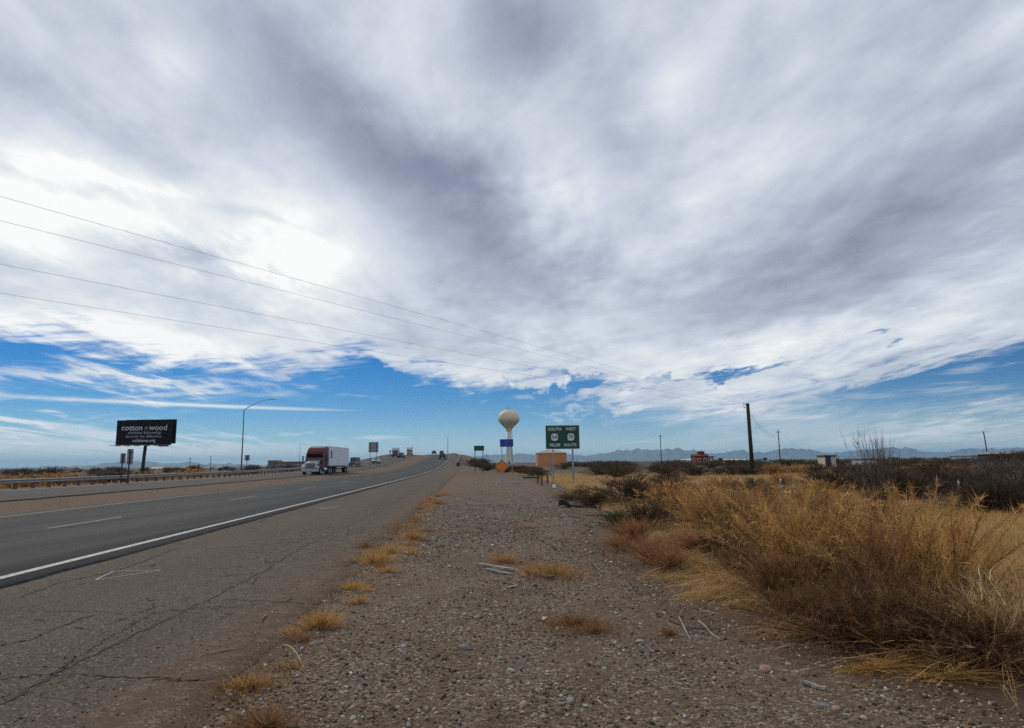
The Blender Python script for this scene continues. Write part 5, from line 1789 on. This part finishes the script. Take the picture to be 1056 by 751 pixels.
scrap(562, 639.5, 8, 'crumpled white paper scrap left of the russet weeds', 1)
scrap(761, 622, 8, 'crumpled white scrap caught in the straw mats', 2)
scrap(508, 563, 4, 'tiny white scrap on the verge beyond the board', 3)


# ================================================================== mountains
def ridge(name, prof, D, depth, seed, m, lab_kind='structure', foot=0.0):
    """a mountain range with real depth: prof is a list of (px, py) of its skyline"""
    r = np.random.default_rng(seed)
    pxs = np.arange(prof[0][0], prof[-1][0] + .1, 1.6)
    sky_y = np.interp(pxs, [a for a, b in prof], [b for a, b in prof])
    sky_y = sky_y + np.convolve(r.normal(0, .75, len(pxs) + 6), np.ones(3) / 3, 'same')[3:-3]
    top = np.array([at(a, b, D) for a, b in zip(pxs, sky_y)])
    rows = 15
    V_ = []
    spur = np.convolve(r.normal(0, 1, len(pxs) + 20), np.hanning(7), 'same')[10:-10]
    for k in range(rows):
        s = k / (rows - 1) * 2 - 1           # -1 front foot, 0 crest, 1 back foot
        hgt = (1 - abs(s)) ** 1.35
        wv = np.convolve(r.normal(0, 1, len(pxs) + 20), np.hanning(9), 'same')[10:-10]
        yy = top[:, 1] + depth * s + spur * depth * .06 * (1 - abs(s))
        sc = yy / top[:, 1]
        zz = np.maximum(0, top[:, 2]) * hgt * (1 + .10 * wv * (abs(s) > .02) * (abs(s) < .9)) - 30 * (abs(s) > .99)
        V_.append(np.stack([top[:, 0] * sc, yy, np.maximum(zz - 0, -30)], 1))
    V_ = np.stack(V_, 0); n = len(pxs)
    i0 = (np.arange(rows - 1)[:, None] * n + np.arange(n - 1)[None]).ravel()
    F_ = np.concatenate([np.stack([i0, i0 + 1, i0 + n + 1], 1), np.stack([i0, i0 + n + 1, i0 + n], 1)])
    o = link(name, arr_mesh(name, V_.reshape(-1, 3), F_, m))
    tag(o, kind='structure')


M_MTN = mat('mountain_rock', (0.13, 0.105, 0.085), .95, var=.3, vscale=.002)
ridge('mountains', [(440, 476), (470, 473.5), (500, 470.5), (520, 469), (534, 467.5), (560, 469.5), (585, 469), (605, 470), (630, 466.5), (658, 463), (680, 464), (700, 463.4), (712, 464.7), (737, 468), (750, 466.5), (763, 464.5), (776, 467), (790, 466),
                    (816, 462), (835, 464), (858, 467.5), (875, 466), (889, 464.5), (905, 463), (921, 461.5), (940, 463), (963, 467.0), (980, 465.5), (1000, 462.8), (1025, 463), (1056, 461.5), (1090, 460), (1130, 463), (1180, 470)], 12000, 1500, 5, M_MTN)
ridge('hills', [(-120, 484), (-40, 483), (20, 482.5), (60, 481.2), (95, 479.5), (115, 477), (132, 475.5), (150, 476), (170, 477.5), (195, 477), (225, 478.5), (255, 479.2), (290, 479.2), (340, 479.4), (400, 479)], 10000, 1100, 6, M_MTN)

# ================================================================== haze
hz_ = MB().box((0, 6500, 112), (46000, 33000, 256)).build('haze', None)
hm = bpy.data.materials.new('air'); hm.use_nodes = True
hm.node_tree.nodes.clear()
vo = hm.node_tree.nodes.new('ShaderNodeVolumePrincipled'); ho = hm.node_tree.nodes.new('ShaderNodeOutputMaterial')
vo.inputs['Color'].default_value = (0.40, 0.72, 1.0, 1)
vo.inputs['Density'].default_value = 7.6e-5
vo.inputs['Anisotropy'].default_value = 0.2
hm.node_tree.links.new(vo.outputs[0], ho.inputs['Volume'])
hz_.data.materials.append(hm)
tag(hz_, 'thin blue air between the camera and the mountains', 'haze', kind='stuff')
